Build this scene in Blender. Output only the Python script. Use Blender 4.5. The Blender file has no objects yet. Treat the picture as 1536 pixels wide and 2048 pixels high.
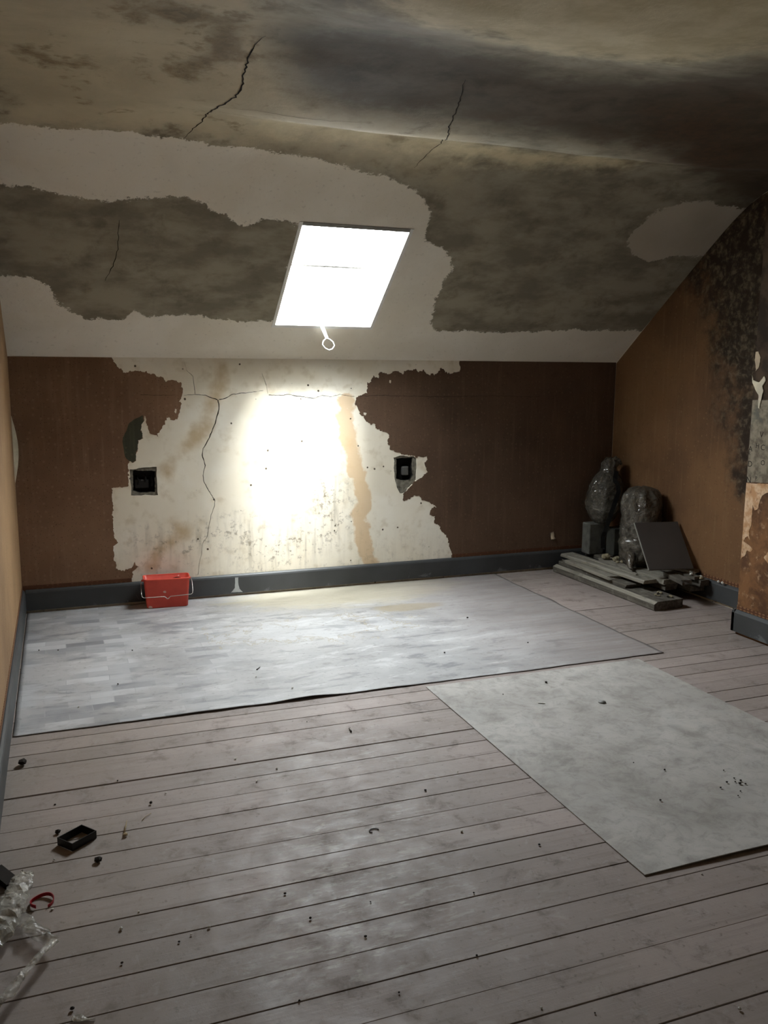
import bpy, bmesh, math, random
import numpy as np
from mathutils import Vector, Matrix, noise
from mathutils.geometry import delaunay_2d_cdt

# ------------------------------------------------------------------ camera, sky, sun, exposure
sc = bpy.context.scene
COL = sc.collection
YAW, PITCH, ROLL, FPX, CAMH = math.radians(20.50), math.radians(9.256), math.radians(0.334), 1738.13, 1.5
fw = Vector((math.sin(YAW)*math.cos(PITCH), math.cos(YAW)*math.cos(PITCH), -math.sin(PITCH)))
rt = Vector((math.cos(YAW), -math.sin(YAW), 0)); up = rt.cross(fw)
c_, s_ = math.cos(ROLL), math.sin(ROLL)
rt, up = rt*c_+up*s_, up*c_-rt*s_
cam = bpy.data.cameras.new('camera'); camo = bpy.data.objects.new('camera', cam); COL.objects.link(camo)
camo.matrix_world = Matrix(((rt.x, up.x, -fw.x, 0), (rt.y, up.y, -fw.y, 0), (rt.z, up.z, -fw.z, CAMH), (0, 0, 0, 1)))
cam.sensor_fit = 'VERTICAL'; cam.sensor_height = 36.0; cam.sensor_width = 27.0
cam.lens = 36.0*FPX/2048.0; cam.clip_start = 0.02; cam.clip_end = 200
sc.camera = camo

world = bpy.data.worlds.new('sky'); sc.world = world; world.use_nodes = True
bg = world.node_tree.nodes['Background']
bg.inputs['Color'].default_value = (0.95, 0.975, 1.0, 1); bg.inputs['Strength'].default_value = 15.0   # bright hazy overcast

sun = bpy.data.lights.new('sun', 'SUN'); sun.energy = 9.0; sun.angle = math.radians(24); sun.color = (1.0, 0.99, 0.97)
suno = bpy.data.objects.new('sun', sun); COL.objects.link(suno); suno.location = (3, -6, 12)
suno.rotation_euler = Vector((-0.15, 0.63, -1.34)).to_track_quat('-Z', 'Y').to_euler()

vs = sc.view_settings
vs.view_transform = 'Standard'; vs.look = 'None'; vs.gamma = 1.0; vs.use_curve_mapping = False
vs.exposure = 2.4
sc.cycles.max_bounces = 7; sc.cycles.diffuse_bounces = 4; sc.cycles.use_adaptive_sampling = True; sc.cycles.adaptive_threshold = 0.1; sc.cycles.transparent_max_bounces = 12
sc.cycles.caustics_reflective = False; sc.cycles.caustics_refractive = False
sc.cycles.use_denoising = True; sc.cycles.sample_clamp_indirect = 6.0

# ------------------------------------------------------------------ the room's measures (metres)
XL, XR, XP = -0.265, 4.0, 3.63          # left wall, right wall, chimney breast face
YB, YR, YP0, YP1 = 5.67, -1.8, 3.855, 1.2   # back wall, rear wall, chimney breast ends
ZK = 1.57                                # knee wall height

def ray(px, py):
    return rt*((px-768)/FPX) + up*((1024-py)/FPX) + fw
def on_floor(px, py, z=0.0):
    d = ray(px, py); t = (z-CAMH)/d.z; return Vector((d.x*t, d.y*t, z))
def on_back(px, py, Y=YB):
    d = ray(px, py); t = Y/d.y; return (d.x*t, CAMH+d.z*t)
def on_side(px, py, X):
    d = ray(px, py); t = X/d.x; return (d.y*t, CAMH+d.z*t)

PROF = [(5.67, 1.57), (5.395, 1.778), (4.74, 2.274), (4.52, 2.432), (4.38, 2.512), (4.25, 2.562), (4.12, 2.593), (4.04, 2.600), (3.96, 2.588), (3.86, 2.552),
        (3.76, 2.516), (3.68, 2.505), (3.55, 2.515), (3.3, 2.55), (3.05, 2.575), (2.88, 2.578), (2.75, 2.562), (2.6, 2.532), (2.4, 2.51), (1.6, 2.50), (0.4, 2.54), (-1.85, 2.57)]
PROF_FLAT = [(5.67, 1.57), (5.395, 1.778), (4.74, 2.274), (4.52, 2.432), (4.38, 2.515), (4.25, 2.562), (4.12, 2.582), (4.02, 2.588),
        (3.93, 2.590), (3.82, 2.590), (3.65, 2.590), (3.4, 2.590), (3.1, 2.588), (2.85, 2.585), (2.6, 2.580), (2.3, 2.575), (1.6, 2.57), (0.4, 2.57), (-1.85, 2.57)]
def smooth_prof(P):
    y = np.array([p[0] for p in P]); z = np.array([p[1] for p in P])
    yy = np.linspace(-1.85, 5.67, 800); zz = np.interp(yy, y[::-1], z[::-1])
    k = np.hanning(25); k /= k.sum()
    zs = np.convolve(np.pad(zz, 12, mode='reflect', reflect_type='odd'), k, mode='valid')
    return yy, zs
PY, PZ = smooth_prof(PROF); PYF, PZF = smooth_prof(PROF_FLAT)
def ceil_z(x, y):
    a = float(np.interp(y, PY, PZ)); b = float(np.interp(y, PYF, PZF))
    w = min(1, max(0, (x-0.1)/1.1)); w = w*w*(3-2*w)
    w2 = min(1, max(0, (4.3-x)/1.4)); w2 = w2*w2*(3-2*w2)
    return b + (a-b)*w*w2
def on_ceil(px, py):
    d = ray(px, py); lo, hi = 0.5, 9.0
    for _ in range(50):
        t = (lo+hi)/2; x, y, z = d.x*t, d.y*t, CAMH+d.z*t
        if y > YB or z > ceil_z(x, y): hi = t
        else: lo = t
    return (d.x*lo, d.y*lo)

# ------------------------------------------------------------------ helpers: naming, meshes
def tag(o, label=None, cat=None, group=None, kind=None):
    if label: o['label'] = label
    if cat: o['category'] = cat
    if group: o['group'] = group
    if kind: o['kind'] = kind
    return o
def empty(name, loc=(0, 0, 0), rz=0, parent=None):
    o = bpy.data.objects.new(name, None); COL.objects.link(o); o.location = loc; o.rotation_euler = (0, 0, rz)
    o.empty_display_size = 0.05
    if parent: o.parent = parent
    return o
def link(name, me, mat, parent=None, smooth=False):
    if mat and not me.materials: me.materials.append(mat)
    o = bpy.data.objects.new(name, me); COL.objects.link(o)
    if parent: o.parent = parent
    if smooth: me.polygons.foreach_set('use_smooth', [True]*len(me.polygons))
    return o
def mesh_py(name, v, f):
    me = bpy.data.meshes.new(name); me.from_pydata([tuple(a) for a in v], [], f); me.update(); return me
def mesh_bm(name, bm, recalc=True):
    if recalc: bmesh.ops.recalc_face_normals(bm, faces=bm.faces[:])
    me = bpy.data.meshes.new(name); bm.to_mesh(me); bm.free(); return me
def box_bm(bm, x0, x1, y0, y1, z0, z1, bev=0.0, M=None):
    r = bmesh.ops.create_cube(bm, size=1.0); vs_ = r['verts']
    for v in vs_:
        v.co = Vector((x0+(v.co.x+.5)*(x1-x0), y0+(v.co.y+.5)*(y1-y0), z0+(v.co.z+.5)*(z1-z0)))
    if bev:
        es = list({e for v in vs_ for e in v.link_edges})
        r2 = bmesh.ops.bevel(bm, geom=es, offset=bev, segments=1, affect='EDGES'); vs_ = list({v for f in r2['faces'] for v in f.verts} | {v for v in vs_ if v.is_valid})
    if M is not None:
        for v in vs_: v.co = M @ v.co
    return vs_
def box(name, b, mat, parent=None, bev=0.0):
    bm = bmesh.new(); box_bm(bm, *b, bev=bev); return link(name, mesh_bm(name, bm), mat, parent)
def prism(name, prof, a0, a1, fn, mat, parent=None):
    """extrude a closed profile (p, q) from a0 to a1; fn(a, p, q) -> point"""
    n = len(prof); v = [fn(a0, p, q) for p, q in prof]+[fn(a1, p, q) for p, q in prof]
    f = [(i, (i+1) % n, n+(i+1) % n, n+i) for i in range(n)]+[tuple(range(n)), tuple(range(2*n-1, n-1, -1))]
    bm = bmesh.new(); bv = [bm.verts.new(p) for p in v]
    for q in f: bm.faces.new([bv[i] for i in q])
    return link(name, mesh_bm(name, bm), mat, parent)
def tube_bm(bm, pts, r, n=8, closed=False):
    pts = [Vector(p) for p in pts]; rings = []; N = len(pts); rr = r if isinstance(r, (list, tuple)) else [r]*N
    pn = None
    for i, p in enumerate(pts):
        a = pts[i-1] if (i > 0 or closed) else p; b = pts[(i+1) % N] if (i < N-1 or closed) else p
        t = (b-a).normalized()
        if pn is None:
            pn = t.orthogonal().normalized()
        pn = (pn-t*pn.dot(t)).normalized(); bi = t.cross(pn)
        rings.append([bm.verts.new(p+(pn*math.cos(2*math.pi*k/n)+bi*math.sin(2*math.pi*k/n))*rr[i]) for k in range(n)])
    for i in range(N if closed else N-1):
        A, B = rings[i], rings[(i+1) % N]
        for k in range(n): bm.faces.new((A[k], A[(k+1) % n], B[(k+1) % n], B[k]))
    if not closed: bm.faces.new(rings[0]); bm.faces.new(rings[-1][::-1])
def tube(name, pts, r, mat, parent=None, n=8, closed=False):
    bm = bmesh.new(); tube_bm(bm, pts, r, n, closed); return link(name, mesh_bm(name, bm), mat, parent, smooth=True)

def rough(poly, step, amp, seed=0, closed=True, keep=None):
    """subdivide a polygon and make its edge ragged; keep(p) -> True leaves a point alone"""
    out = []; n = len(poly)
    for i in range(n if closed else n-1):
        a, b = Vector(poly[i][:2]), Vector(poly[(i+1) % n][:2]); L = (b-a).length; k = max(1, int(L/step))
        fixed = keep and keep(a) and keep(b)
        for j in range(1 if fixed else k):
            p = a.lerp(b, j/(1 if fixed else k))
            if not (keep and keep(p)):
                q = Vector((p.x, p.y, seed*7.3))
                d1 = noise.noise_vector(q*28); d2 = noise.noise_vector(q*95+Vector((3, 1, 7))); d3 = noise.noise_vector(q*260)
                p = p+Vector((d1.x+.9*d2.x+.7*d3.x, d1.y+.9*d2.y+.7*d3.y))*amp
            out.append((p.x, p.y))
    if not closed: out.append(tuple(poly[-1][:2]))
    return out
def inside(px, py, poly):
    """numpy even-odd test"""
    P = np.array(poly); x, y = np.asarray(px), np.asarray(py); r = np.zeros(x.shape, bool)
    x0, y0 = P[:, 0], P[:, 1]; x1, y1 = np.roll(x0, -1), np.roll(y0, -1)
    for a, b, c, d in zip(x0, y0, x1, y1):
        if b == d: continue
        m = ((b > y) != (d > y)); r ^= m & (x < (c-a)*(y-b)/(d-b)+a)
    return r
def dist_line(x, y, pts, closed=False):
    x, y = np.asarray(x, float), np.asarray(y, float); best = np.full(x.shape, 9.0); n = len(pts)
    for i in range(n if closed else n-1):
        ax, ay = pts[i][:2]; bx, by = pts[(i+1) % n][:2]; dx, dy = bx-ax, by-ay; L = dx*dx+dy*dy+1e-12
        t = np.clip(((x-ax)*dx+(y-ay)*dy)/L, 0, 1); best = np.minimum(best, np.hypot(x-ax-t*dx, y-ay-t*dy))
    return best
def sdf(x, y, poly):
    d = dist_line(x, y, poly, True); return np.where(inside(x, y, poly), -d, d)
def attr(me, name, vals):
    a = me.attributes.new(name, 'FLOAT', 'POINT'); a.data.foreach_set('value', np.asarray(vals, np.float32))

def sheet(name, outer, holes, fn, nrm, thick, mat, parent=None, grid=0.0, attrs=None, top=None):
    """flat skin cut to a polygon with holes: fn(u, v, d) -> point; edges of depth `thick`; front lies at top (default thick)"""
    top = thick if top is None else top
    pts = [Vector(p) for p in outer]; edges = [(i, (i+1) % len(outer)) for i in range(len(outer))]
    for h in holes:
        b = len(pts); pts += [Vector(p) for p in h]; edges += [(b+i, b+(i+1) % len(h)) for i in range(len(h))]
    if grid:
        P = np.array(outer); gx = np.arange(P[:, 0].min()+grid*.5, P[:, 0].max(), grid); gy = np.arange(P[:, 1].min()+grid*.5, P[:, 1].max(), grid)
        X, Y = [a.ravel() for a in np.meshgrid(gx, gy)]; ok = inside(X, Y, outer) & (dist_line(X, Y, outer, True) > grid*.3)
        for h in holes: ok &= ~inside(X, Y, h) & (dist_line(X, Y, h, True) > grid*.3)
        pts += [Vector((a, b)) for a, b in zip(X[ok], Y[ok])]
    v, e, f, _, _, _ = delaunay_2d_cdt(pts, edges, [], 0, 1e-6)
    cx = np.array([sum(v[i].x for i in t)/len(t) for t in f]); cy = np.array([sum(v[i].y for i in t)/len(t) for t in f])
    ok = inside(cx, cy, outer)
    for h in holes: ok &= ~inside(cx, cy, h)
    f = [t for t, k in zip(f, ok) if k]
    used = sorted({i for t in f for i in t}); mp = {i: k for k, i in enumerate(used)}; v2 = [v[i] for i in used]; f = [tuple(mp[i] for i in t) for t in f]
    V = [Vector(fn(p.x, p.y, top)) for p in v2]
    a, b, c = [V[i] for i in f[0][:3]]
    if (b-a).cross(c-a).dot(Vector(nrm)) < 0: f = [t[::-1] for t in f]
    U = [p.x for p in v2]; W = [p.y for p in v2]
    if thick:
        cnt = {}
        for t in f:
            for i in range(len(t)): cnt[(t[i], t[(i+1) % len(t)])] = 1
        bd = [k for k in cnt if (k[1], k[0]) not in cnt]; low = {}
        for i in {i for k in bd for i in k}:
            low[i] = len(V); V.append(Vector(fn(v2[i].x, v2[i].y, top-thick))); U.append(v2[i].x); W.append(v2[i].y)
        f = f+[(i, low[i], low[j], j) for i, j in bd]
    me = mesh_py(name, V, f)
    for k, g in (attrs or {}).items(): attr(me, k, g(np.array(U), np.array(W)))
    return link(name, me, mat, parent)
def ribbon_poly(pts, w, seed=0, step=0.012, amp=0.003):
    """closed outline of a crack that follows pts, widths w(t)"""
    p = rough(pts, step, amp, seed, closed=False); n = len(p); L, R = [], []
    for i in range(n):
        a, b = Vector(p[max(0, i-1)]), Vector(p[min(n-1, i+1)]); t = (b-a).normalized(); q = Vector((-t.y, t.x))
        ww = w(i/(n-1))*(0.75+0.5*noise.noise((p[i][0]*40, p[i][1]*40, seed)))*.5
        L.append(tuple(Vector(p[i])+q*ww)); R.append(tuple(Vector(p[i])-q*ww))
    return L+R[::-1]

# ------------------------------------------------------------------ helpers: materials
def lin(h):
    h = h.lstrip('#'); r = [int(h[i:i+2], 16)/255 for i in (0, 2, 4)]
    return tuple((c/12.92 if c <= .04045 else ((c+.055)/1.055)**2.4) for c in r)+(1.0,)
class Mat:
    def __init__(s, name, rough=.8, spec=.3):
        s.m = bpy.data.materials.new(name); s.m.use_nodes = True; s.t = s.m.node_tree; s.b = s.t.nodes['Principled BSDF']
        s.b.inputs['Roughness'].default_value = rough; s.b.inputs['Specular IOR Level'].default_value = spec
        s._pos = s.t.nodes.new('ShaderNodeTexCoord').outputs['Object']; s.pos = s._pos
    def put(s, sock, val):
        if isinstance(val, bpy.types.NodeSocket): s.t.links.new(val, sock)
        elif isinstance(val, str): sock.default_value = lin(val)
        elif isinstance(val, tuple) and len(val) == 3 and sock.type == 'RGBA': sock.default_value = val+(1,)
        else: sock.default_value = val
    def node(s, typ, ins=None, out=0, **kw):
        n = s.t.nodes.new(typ)
        for k, v in kw.items(): setattr(n, k, v)
        for k, v in (ins or {}).items(): s.put(n.inputs[k], v)
        return n.outputs[out]
    def world_pos(s): s.pos = s.node('ShaderNodeNewGeometry'); return s
    def noise(s, scale, detail=4, rough=.55, dist=0, pos=None, col=False):
        return s.node('ShaderNodeTexNoise', {'Vector': pos or s.pos, 'Scale': scale, 'Detail': detail, 'Roughness': rough, 'Distortion': dist}, out=1 if col else 0)
    def scaled(s, x, y, z, loc=(0, 0, 0)):
        return s.node('ShaderNodeMapping', {'Vector': s.pos, 'Scale': (x, y, z), 'Location': loc})
    def math(s, op, a, b=0.0, c=0.0, clamp=False): return s.node('ShaderNodeMath', {0: a, 1: b, 2: c}, operation=op, use_clamp=clamp)
    def step(s, x, lo, hi, a=0.0, b=1.0):
        return s.node('ShaderNodeMapRange', {'Value': x, 'From Min': lo, 'From Max': hi, 'To Min': a, 'To Max': b}, interpolation_type='SMOOTHSTEP')
    def mix(s, f, a, b, mode='MIX'):
        n = s.t.nodes.new('ShaderNodeMix'); n.data_type = 'RGBA'; n.blend_type = mode; n.clamp_result = False
        s.put(n.inputs[0], f); s.put(n.inputs[6], a); s.put(n.inputs[7], b); return n.outputs[2]
    def attr(s, name): return s.node('ShaderNodeAttribute', out=2, attribute_name=name)
    def xyz(s, i): return s.node('ShaderNodeSeparateXYZ', {0: s.pos}, out=i)
    def bump(s, h, strength=.3, dist=.002):
        s.put(s.b.inputs['Normal'], s.node('ShaderNodeBump', {'Strength': strength, 'Distance': dist, 'Height': h})); return s
    def col(s, c): s.put(s.b.inputs['Base Color'], c); return s
    def rgh(s, r): s.put(s.b.inputs['Roughness'], r); return s
    def set(s, k, v): s.put(s.b.inputs[k], v); return s
def simple(name, h, rough=.8, spec=.3, var=.15, scale=12, bump=0):
    m = Mat(name, rough, spec); n = m.noise(scale, 5); m.col(m.mix(m.step(n, .3, .7), h, tuple(c*(1-var*2) for c in lin(h)[:3])))
    if bump: m.bump(n, bump, .004)
    return m.m

# plaster of the back wall: cream, with rusty damp streaks and grubby speckle
m = Mat('plaster', .85, .2)
n1 = m.noise(2.2, 6); n2 = m.noise(14, 6); n3 = m.noise(60, 4)
c = m.mix(m.step(n1, .35, .65), '#f0e9da', '#e6dcc8')
c = m.mix(m.step(n2, .52, .75, 0, .5), c, '#c6b698')
warp = m.math('MULTIPLY', m.math('SUBTRACT', m.noise(9, 5), .5), .14)
c = m.mix(m.step(m.math('ADD', m.attr('drip'), warp), .012, -.012, 0, .7), c, '#cfac7e')
warp2 = m.math('MULTIPLY', m.math('SUBTRACT', m.noise(6, 6), .5), .22)
c = m.mix(m.step(m.math('ADD', m.attr('stain'), warp2), .05, -.05, 0, .75), c, '#b99d70')
streak = m.noise(3, 5, pos=m.scaled(9, 9, 1.1)); 
dirt = m.math('MULTIPLY', m.attr('dirt'), m.step(m.noise(26, 7, .7), .52, .66))
c = m.mix(m.math('MULTIPLY', dirt, .85), c, '#66543c')
c = m.mix(m.math('MULTIPLY', m.attr('dirt'), m.step(streak, .45, .7, 0, .5)), c, '#7d7058')
spk = m.node('ShaderNodeTexVoronoi', {'Vector': m.pos, 'Scale': 17.0}); spn = m.node('ShaderNodeTexVoronoi', {'Vector': m.pos, 'Scale': 17.0}, out=1)
pick = m.step(m.node('ShaderNodeSeparateColor', {0: spn}), .72, .74)
c = m.mix(m.math('MULTIPLY', m.step(m.math('ADD', spk, m.math('MULTIPLY', n3, .12)), .20, .15), pick), c, '#5b5040')
m.col(c).bump(m.math('ADD', n2, m.math('MULTIPLY', n3, .4)), .25, .004); PLASTER = m.m

def paper_mat(name, base, dark, motif, mould=False):
    m = Mat(name, .75, .25)
    n1 = m.noise(1.6, 5); n2 = m.noise(11, 6, .65); st = m.noise(2.5, 4, pos=m.scaled(14, 14, .9))
    c = m.mix(m.step(n1, .35, .7), base, dark)
    c = m.mix(m.step(st, .5, .75, 0, .35), c, motif)
    c = m.mix(m.step(n2, .55, .75, 0, .55), c, dark)
    v = m.node('ShaderNodeTexVoronoi', {'Vector': m.pos, 'Scale': 27.0, 'Randomness': .55})
    c = m.mix(m.step(v, .24, .14, 0, .4), c, motif)
    v2 = m.node('ShaderNodeTexVoronoi', {'Vector': m.pos, 'Scale': 62.0, 'Randomness': .9})
    c = m.mix(m.step(v2, .2, .1, 0, .6), c, '#2a1a10')
    if mould:
        w = m.math('MULTIPLY', m.math('SUBTRACT', m.noise(4.5, 7, .65), .5), .9)
        k = m.step(m.math('ADD', m.attr('mould'), w), .16, -.16)
        bl = m.noise(13, 7, .7, .4); mc = m.mix(m.step(bl, .42, .62), '#231a13', m.mix(m.step(m.noise(30, 5), .4, .6), '#3b2f22', '#675c4b'))
        c = m.mix(m.math('MULTIPLY', k, .93), c, mc)
    m.col(c).bump(m.math('ADD', n2, v), .25, .002); return m.m
PAPER = paper_mat('brown_wallpaper', '#876850', '#725540', '#957860')
PAPER_D = paper_mat('darker_brown_wallpaper', '#634d3d', '#523f31', '#765e4a')  # the brown wallpaper again in darker tones, right of the bare plaster
PAPER_R = paper_mat('orange_wallpaper', '#7d5c3e', '#664a33', '#8b6e4e', mould=True)
PAPER_L = paper_mat('left_wallpaper', '#a4835f', '#8a6c4e', '#b49676')
PAPER_G = paper_mat('green_underpaper', '#4c4a39', '#3d3c2e', '#5a5744')
m = Mat('border_paper', .8, .2)
bk = m.node('ShaderNodeTexVoronoi', {'Vector': m.scaled(34, 34, 60), 'Scale': 1.0, 'Randomness': .15})
m.col(m.mix(m.step(bk, .5, .25), '#5b3b28', '#8a6549')); BORDER = m.m
m = Mat('pillar_paper', .8, .2)
n1 = m.noise(7, 7, .65, .3); n2 = m.noise(22, 6, .7)
zz = m.step(m.xyz(2), 1.0, .75)
c = m.mix(m.step(n1, .38, .62), '#805a3a', '#583c28'); c = m.mix(m.step(n2, .55, .7, 0, .8), c, '#a98a6c')
hi = m.mix(m.step(n1, .4, .6), '#4a3a2b', '#2c2118'); c = m.mix(zz, hi, c)
m.col(c).bump(n1, .3, .004); PILLAR = m.m
m = Mat('lining_paper', .8, .2); n1 = m.noise(16, 7, .65)
c = m.mix(m.step(n1, .4, .6), '#cfb090', '#b48a63'); m.col(m.mix(m.step(m.noise(40, 5), .55, .7, 0, .6), c, '#8a6140')).bump(n1, .3, .003); LINING = m.m
m = Mat('grey_old_paper', .85, .2); n1 = m.noise(18, 7, .65)
c = m.mix(m.step(n1, .38, .62), '#8b8170', '#655b4d'); m.col(m.mix(m.step(m.noise(9, 5), .55, .7, 0, .6), c, '#59605a')).bump(n1, .3, .003); OLDPAPER = m.m
PEEL = simple('peeled_flake', '#d8cdb4', .8)
TORN = simple('torn_white_edge', '#b9a68c', .8)
INK = simple('faded_ink', '#241d17', .9, var=.05)
CRACKDARK = simple('crack_depth', '#2a231b', .95, .05)

# ceiling
m = Mat('ceiling_plaster', .85, .2)
n1 = m.noise(1.7, 6, .6, .3); n2 = m.noise(6.5, 7, .65, .2); n3 = m.noise(28, 6, .65); nx = m.noise(4, 6, .6, pos=m.scaled(.8, 1.5, 1.5))
edge = m.math('ADD', m.math('MULTIPLY', m.math('SUBTRACT', n2, .5), .10), m.math('MULTIPLY', m.math('SUBTRACT', n3, .5), .085))
edge = m.math('ADD', edge, m.math('MULTIPLY', m.math('SUBTRACT', m.noise(110, 3), .5), .035))
grey = m.mix(m.step(nx, .36, .64), '#a19987', '#807868'); grey = m.mix(m.step(n2, .5, .72, 0, .55), grey, '#665d4d')
beige = m.mix(m.step(n1, .35, .65), '#c4b89e', '#ada189'); beige = m.mix(m.step(n2, .56, .68, 0, .7), beige, '#7d6c52')
yel_lit = m.mix(m.step(n2, .35, .65), '#cdc0a2', '#b9ab8b')
shade_col = m.mix(m.step(n2, .35, .65), '#54473a', '#3f3428'); rust = m.mix(m.step(n3, .4, .6), '#3b2613', '#4d331b')
c = grey
soft = m.math('MULTIPLY', m.math('SUBTRACT', n2, .5), .5)
c = m.mix(m.step(m.math('ADD', m.attr('beige'), soft), .15, -.15), c, beige)
c = m.mix(m.step(m.math('ADD', m.attr('yellow_lit'), soft), .10, -.10), c, yel_lit)
c = m.mix(m.step(m.math('ADD', m.attr('sag_shade'), soft), .16, -.16, 0, .9), c, shade_col)  # shade behind the ceiling sag, painted into the colour
c = m.mix(m.step(m.math('ADD', m.attr('rust'), soft), .22, -.30, 0, .6), c, rust)
c = m.mix(m.step(m.math('ADD', m.attr('brown'), m.math('MULTIPLY', soft, .8)), .05, -.05, 0, .75), c, m.mix(m.step(n3, .4, .6), '#5d4b33', '#7b6a4e'))
white = m.mix(m.step(n1, .35, .65), '#ece6da', '#e2dacb'); white = m.mix(m.step(m.noise(45, 4), .6, .75, 0, .25), white, '#8b8170')
c = m.mix(m.step(m.math('ADD', m.attr('white'), edge), .006, -.006), c, white)
c = m.mix(m.step(m.math('ADD', m.attr('patch'), edge), .006, -.006), c, m.mix(m.step(n1, .35, .65), '#c0b6a6', '#b4aa99'))
c = m.mix(m.step(m.math('ADD', m.attr('ridge'), m.math('MULTIPLY', edge, .25)), .01, -.008, 0, .6), c, '#8d8577')
hgt = m.math('ADD', m.math('MULTIPLY', m.step(m.math('ADD', m.attr('white'), edge), .012, -.012), .8), m.math('ADD', n3, n2))
m.col(c).bump(hgt, .3, .005); CEIL = m.m

# floor boards, sheets
m = Mat('painted_boards', .62, .3).world_pos()
g = m.noise(3, 6, .6, pos=m.scaled(.7, 14, 14)); n1 = m.noise(1.4, 6, .6); n2 = m.noise(8, 7, .7, .4); n3 = m.noise(45, 5, .7)
c = m.mix(m.step(n1, .35, .65), '#a89a94', '#958982'); c = m.mix(m.step(g, .5, .72, 0, .4), c, '#736861')
ri = m.node('ShaderNodeObjectInfo', out='Random'); c = m.mix(m.step(ri, 0, 1, 0, .35), c, '#80756f')
c = m.mix(m.step(n2, .54, .68, 0, .6), c, '#685e58'); c = m.mix(m.step(n3, .58, .70, 0, .5), c, '#4b423b')
c = m.mix(m.step(m.noise(16, 6, .7, .6), .56, .66, 0, .45), c, '#a89f9a')
def fx(m, cx, cy, rx, ry):
    p = m.node('ShaderNodeMapping', {'Vector': m.pos, 'Location': (-cx/rx, -cy/ry, 0), 'Scale': (1/rx, 1/ry, 0)})
    return m.node('ShaderNodeVectorMath', {0: p}, out=1, operation='LENGTH')
worn = m.math('ADD', m.math('MULTIPLY', m.noise(9, 8, .75, .3, pos=m.scaled(1, 2.2, 1)), .6), m.math('MULTIPLY', m.noise(48, 5, .7, pos=m.scaled(.35, 1.6, 1)), .4))
for cx, cy, rx, ry, st in ((.72, 2.25, .5, .35, .7), (.85, 2.55, .45, .18, .65), (.6, 1.95, .4, .2, .7), (1.0, 2.0, .4, .25, .3), (1.0, 3.1, .7, .5, .25)):
    k = m.math('MULTIPLY', m.step(fx(m, cx, cy, rx, ry), 1.0, .2), m.step(worn, .50, .60)); c = m.mix(m.math('MULTIPLY', k, st), c, '#c4bfb8')
dust = m.math('MULTIPLY', m.step(m.xyz(0), .9, -.2), m.step(n1, .3, .6, .3, .7)); c = m.mix(m.math('MULTIPLY', dust, .4), c, '#978d80')
m.col(c).rgh(m.step(n2, .3, .7, .5, .75)).bump(m.math('ADD', g, m.math('MULTIPLY', n3, .5)), .35, .003); BOARDS = m.m
SUBFLOOR = simple('dark_underfloor', '#15110d', .95, .05)

m = Mat('lino', .55, .35).world_pos()
n1 = m.noise(1.3, 6, .6, .3); n2 = m.noise(5, 7, .65, .4, pos=m.scaled(.6, 1.7, 1)); n3 = m.noise(38, 5, .7)
c = m.mix(m.step(n1, .35, .65), '#b3b1b0', '#9b9998'); c = m.mix(m.step(n2, .54, .64, 0, .5), c, '#cac9c8'); c = m.mix(m.step(n2, .46, .36, 0, .7), c, '#77777a')
c = m.mix(m.step(n3, .56, .70, 0, .5), c, '#77746f'); c = m.mix(m.step(m.noise(13, 7, .7, .5, pos=m.scaled(.6, 1.5, 1)), .55, .65, 0, .5), c, '#7f7c79')
bw = m.noise(1.5, 3, col=True); bp = m.node('ShaderNodeVectorMath', {0: m.scaled(1, 1, 1), 1: m.node('ShaderNodeVectorMath', {0: bw, 1: (.05, .05, .05)}, operation='MULTIPLY')}, operation='ADD')
br = m.node('ShaderNodeTexBrick', {'Vector': bp, 'Color1': (1, 1, 1, 1), 'Color2': (0, 0, 0, 1), 'Mortar': (.4, .4, .4, 1), 'Scale': 1.0, 'Mortar Size': .002, 'Bias': 0.0, 'Brick Width': .20, 'Row Height': .075})
bk = m.math('MULTIPLY', m.step(m.xyz(0), 1.3, .1), m.step(m.noise(3.2, 3), .42, .58))
c = m.mix(m.math('MULTIPLY', bk, .7), c, m.mix(br, '#7d7e82', '#cfcfd0'))
# warm tide-marks by the wall
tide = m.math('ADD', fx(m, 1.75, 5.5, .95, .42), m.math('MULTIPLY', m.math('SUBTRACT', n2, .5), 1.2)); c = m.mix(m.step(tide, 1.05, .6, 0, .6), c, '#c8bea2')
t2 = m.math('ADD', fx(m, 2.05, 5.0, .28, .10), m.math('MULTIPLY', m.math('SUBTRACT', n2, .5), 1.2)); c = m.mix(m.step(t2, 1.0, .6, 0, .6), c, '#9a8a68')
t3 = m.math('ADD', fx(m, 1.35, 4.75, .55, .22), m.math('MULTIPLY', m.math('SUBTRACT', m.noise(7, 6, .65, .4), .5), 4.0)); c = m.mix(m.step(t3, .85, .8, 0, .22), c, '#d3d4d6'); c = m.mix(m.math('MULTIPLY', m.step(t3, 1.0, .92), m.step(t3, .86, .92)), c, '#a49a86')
gr = m.noise(4, 6, .6, pos=m.scaled(.5, 7, 1)); c = m.mix(m.math('MULTIPLY', m.step(m.xyz(0), 1.7, 2.95), m.step(gr, .3, .7, .6, 1.0)), c, '#8b817d')
m.col(c).rgh(m.step(n2, .3, .7, .42, .68)).bump(n2, .15, .002); LINO = m.m

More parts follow.
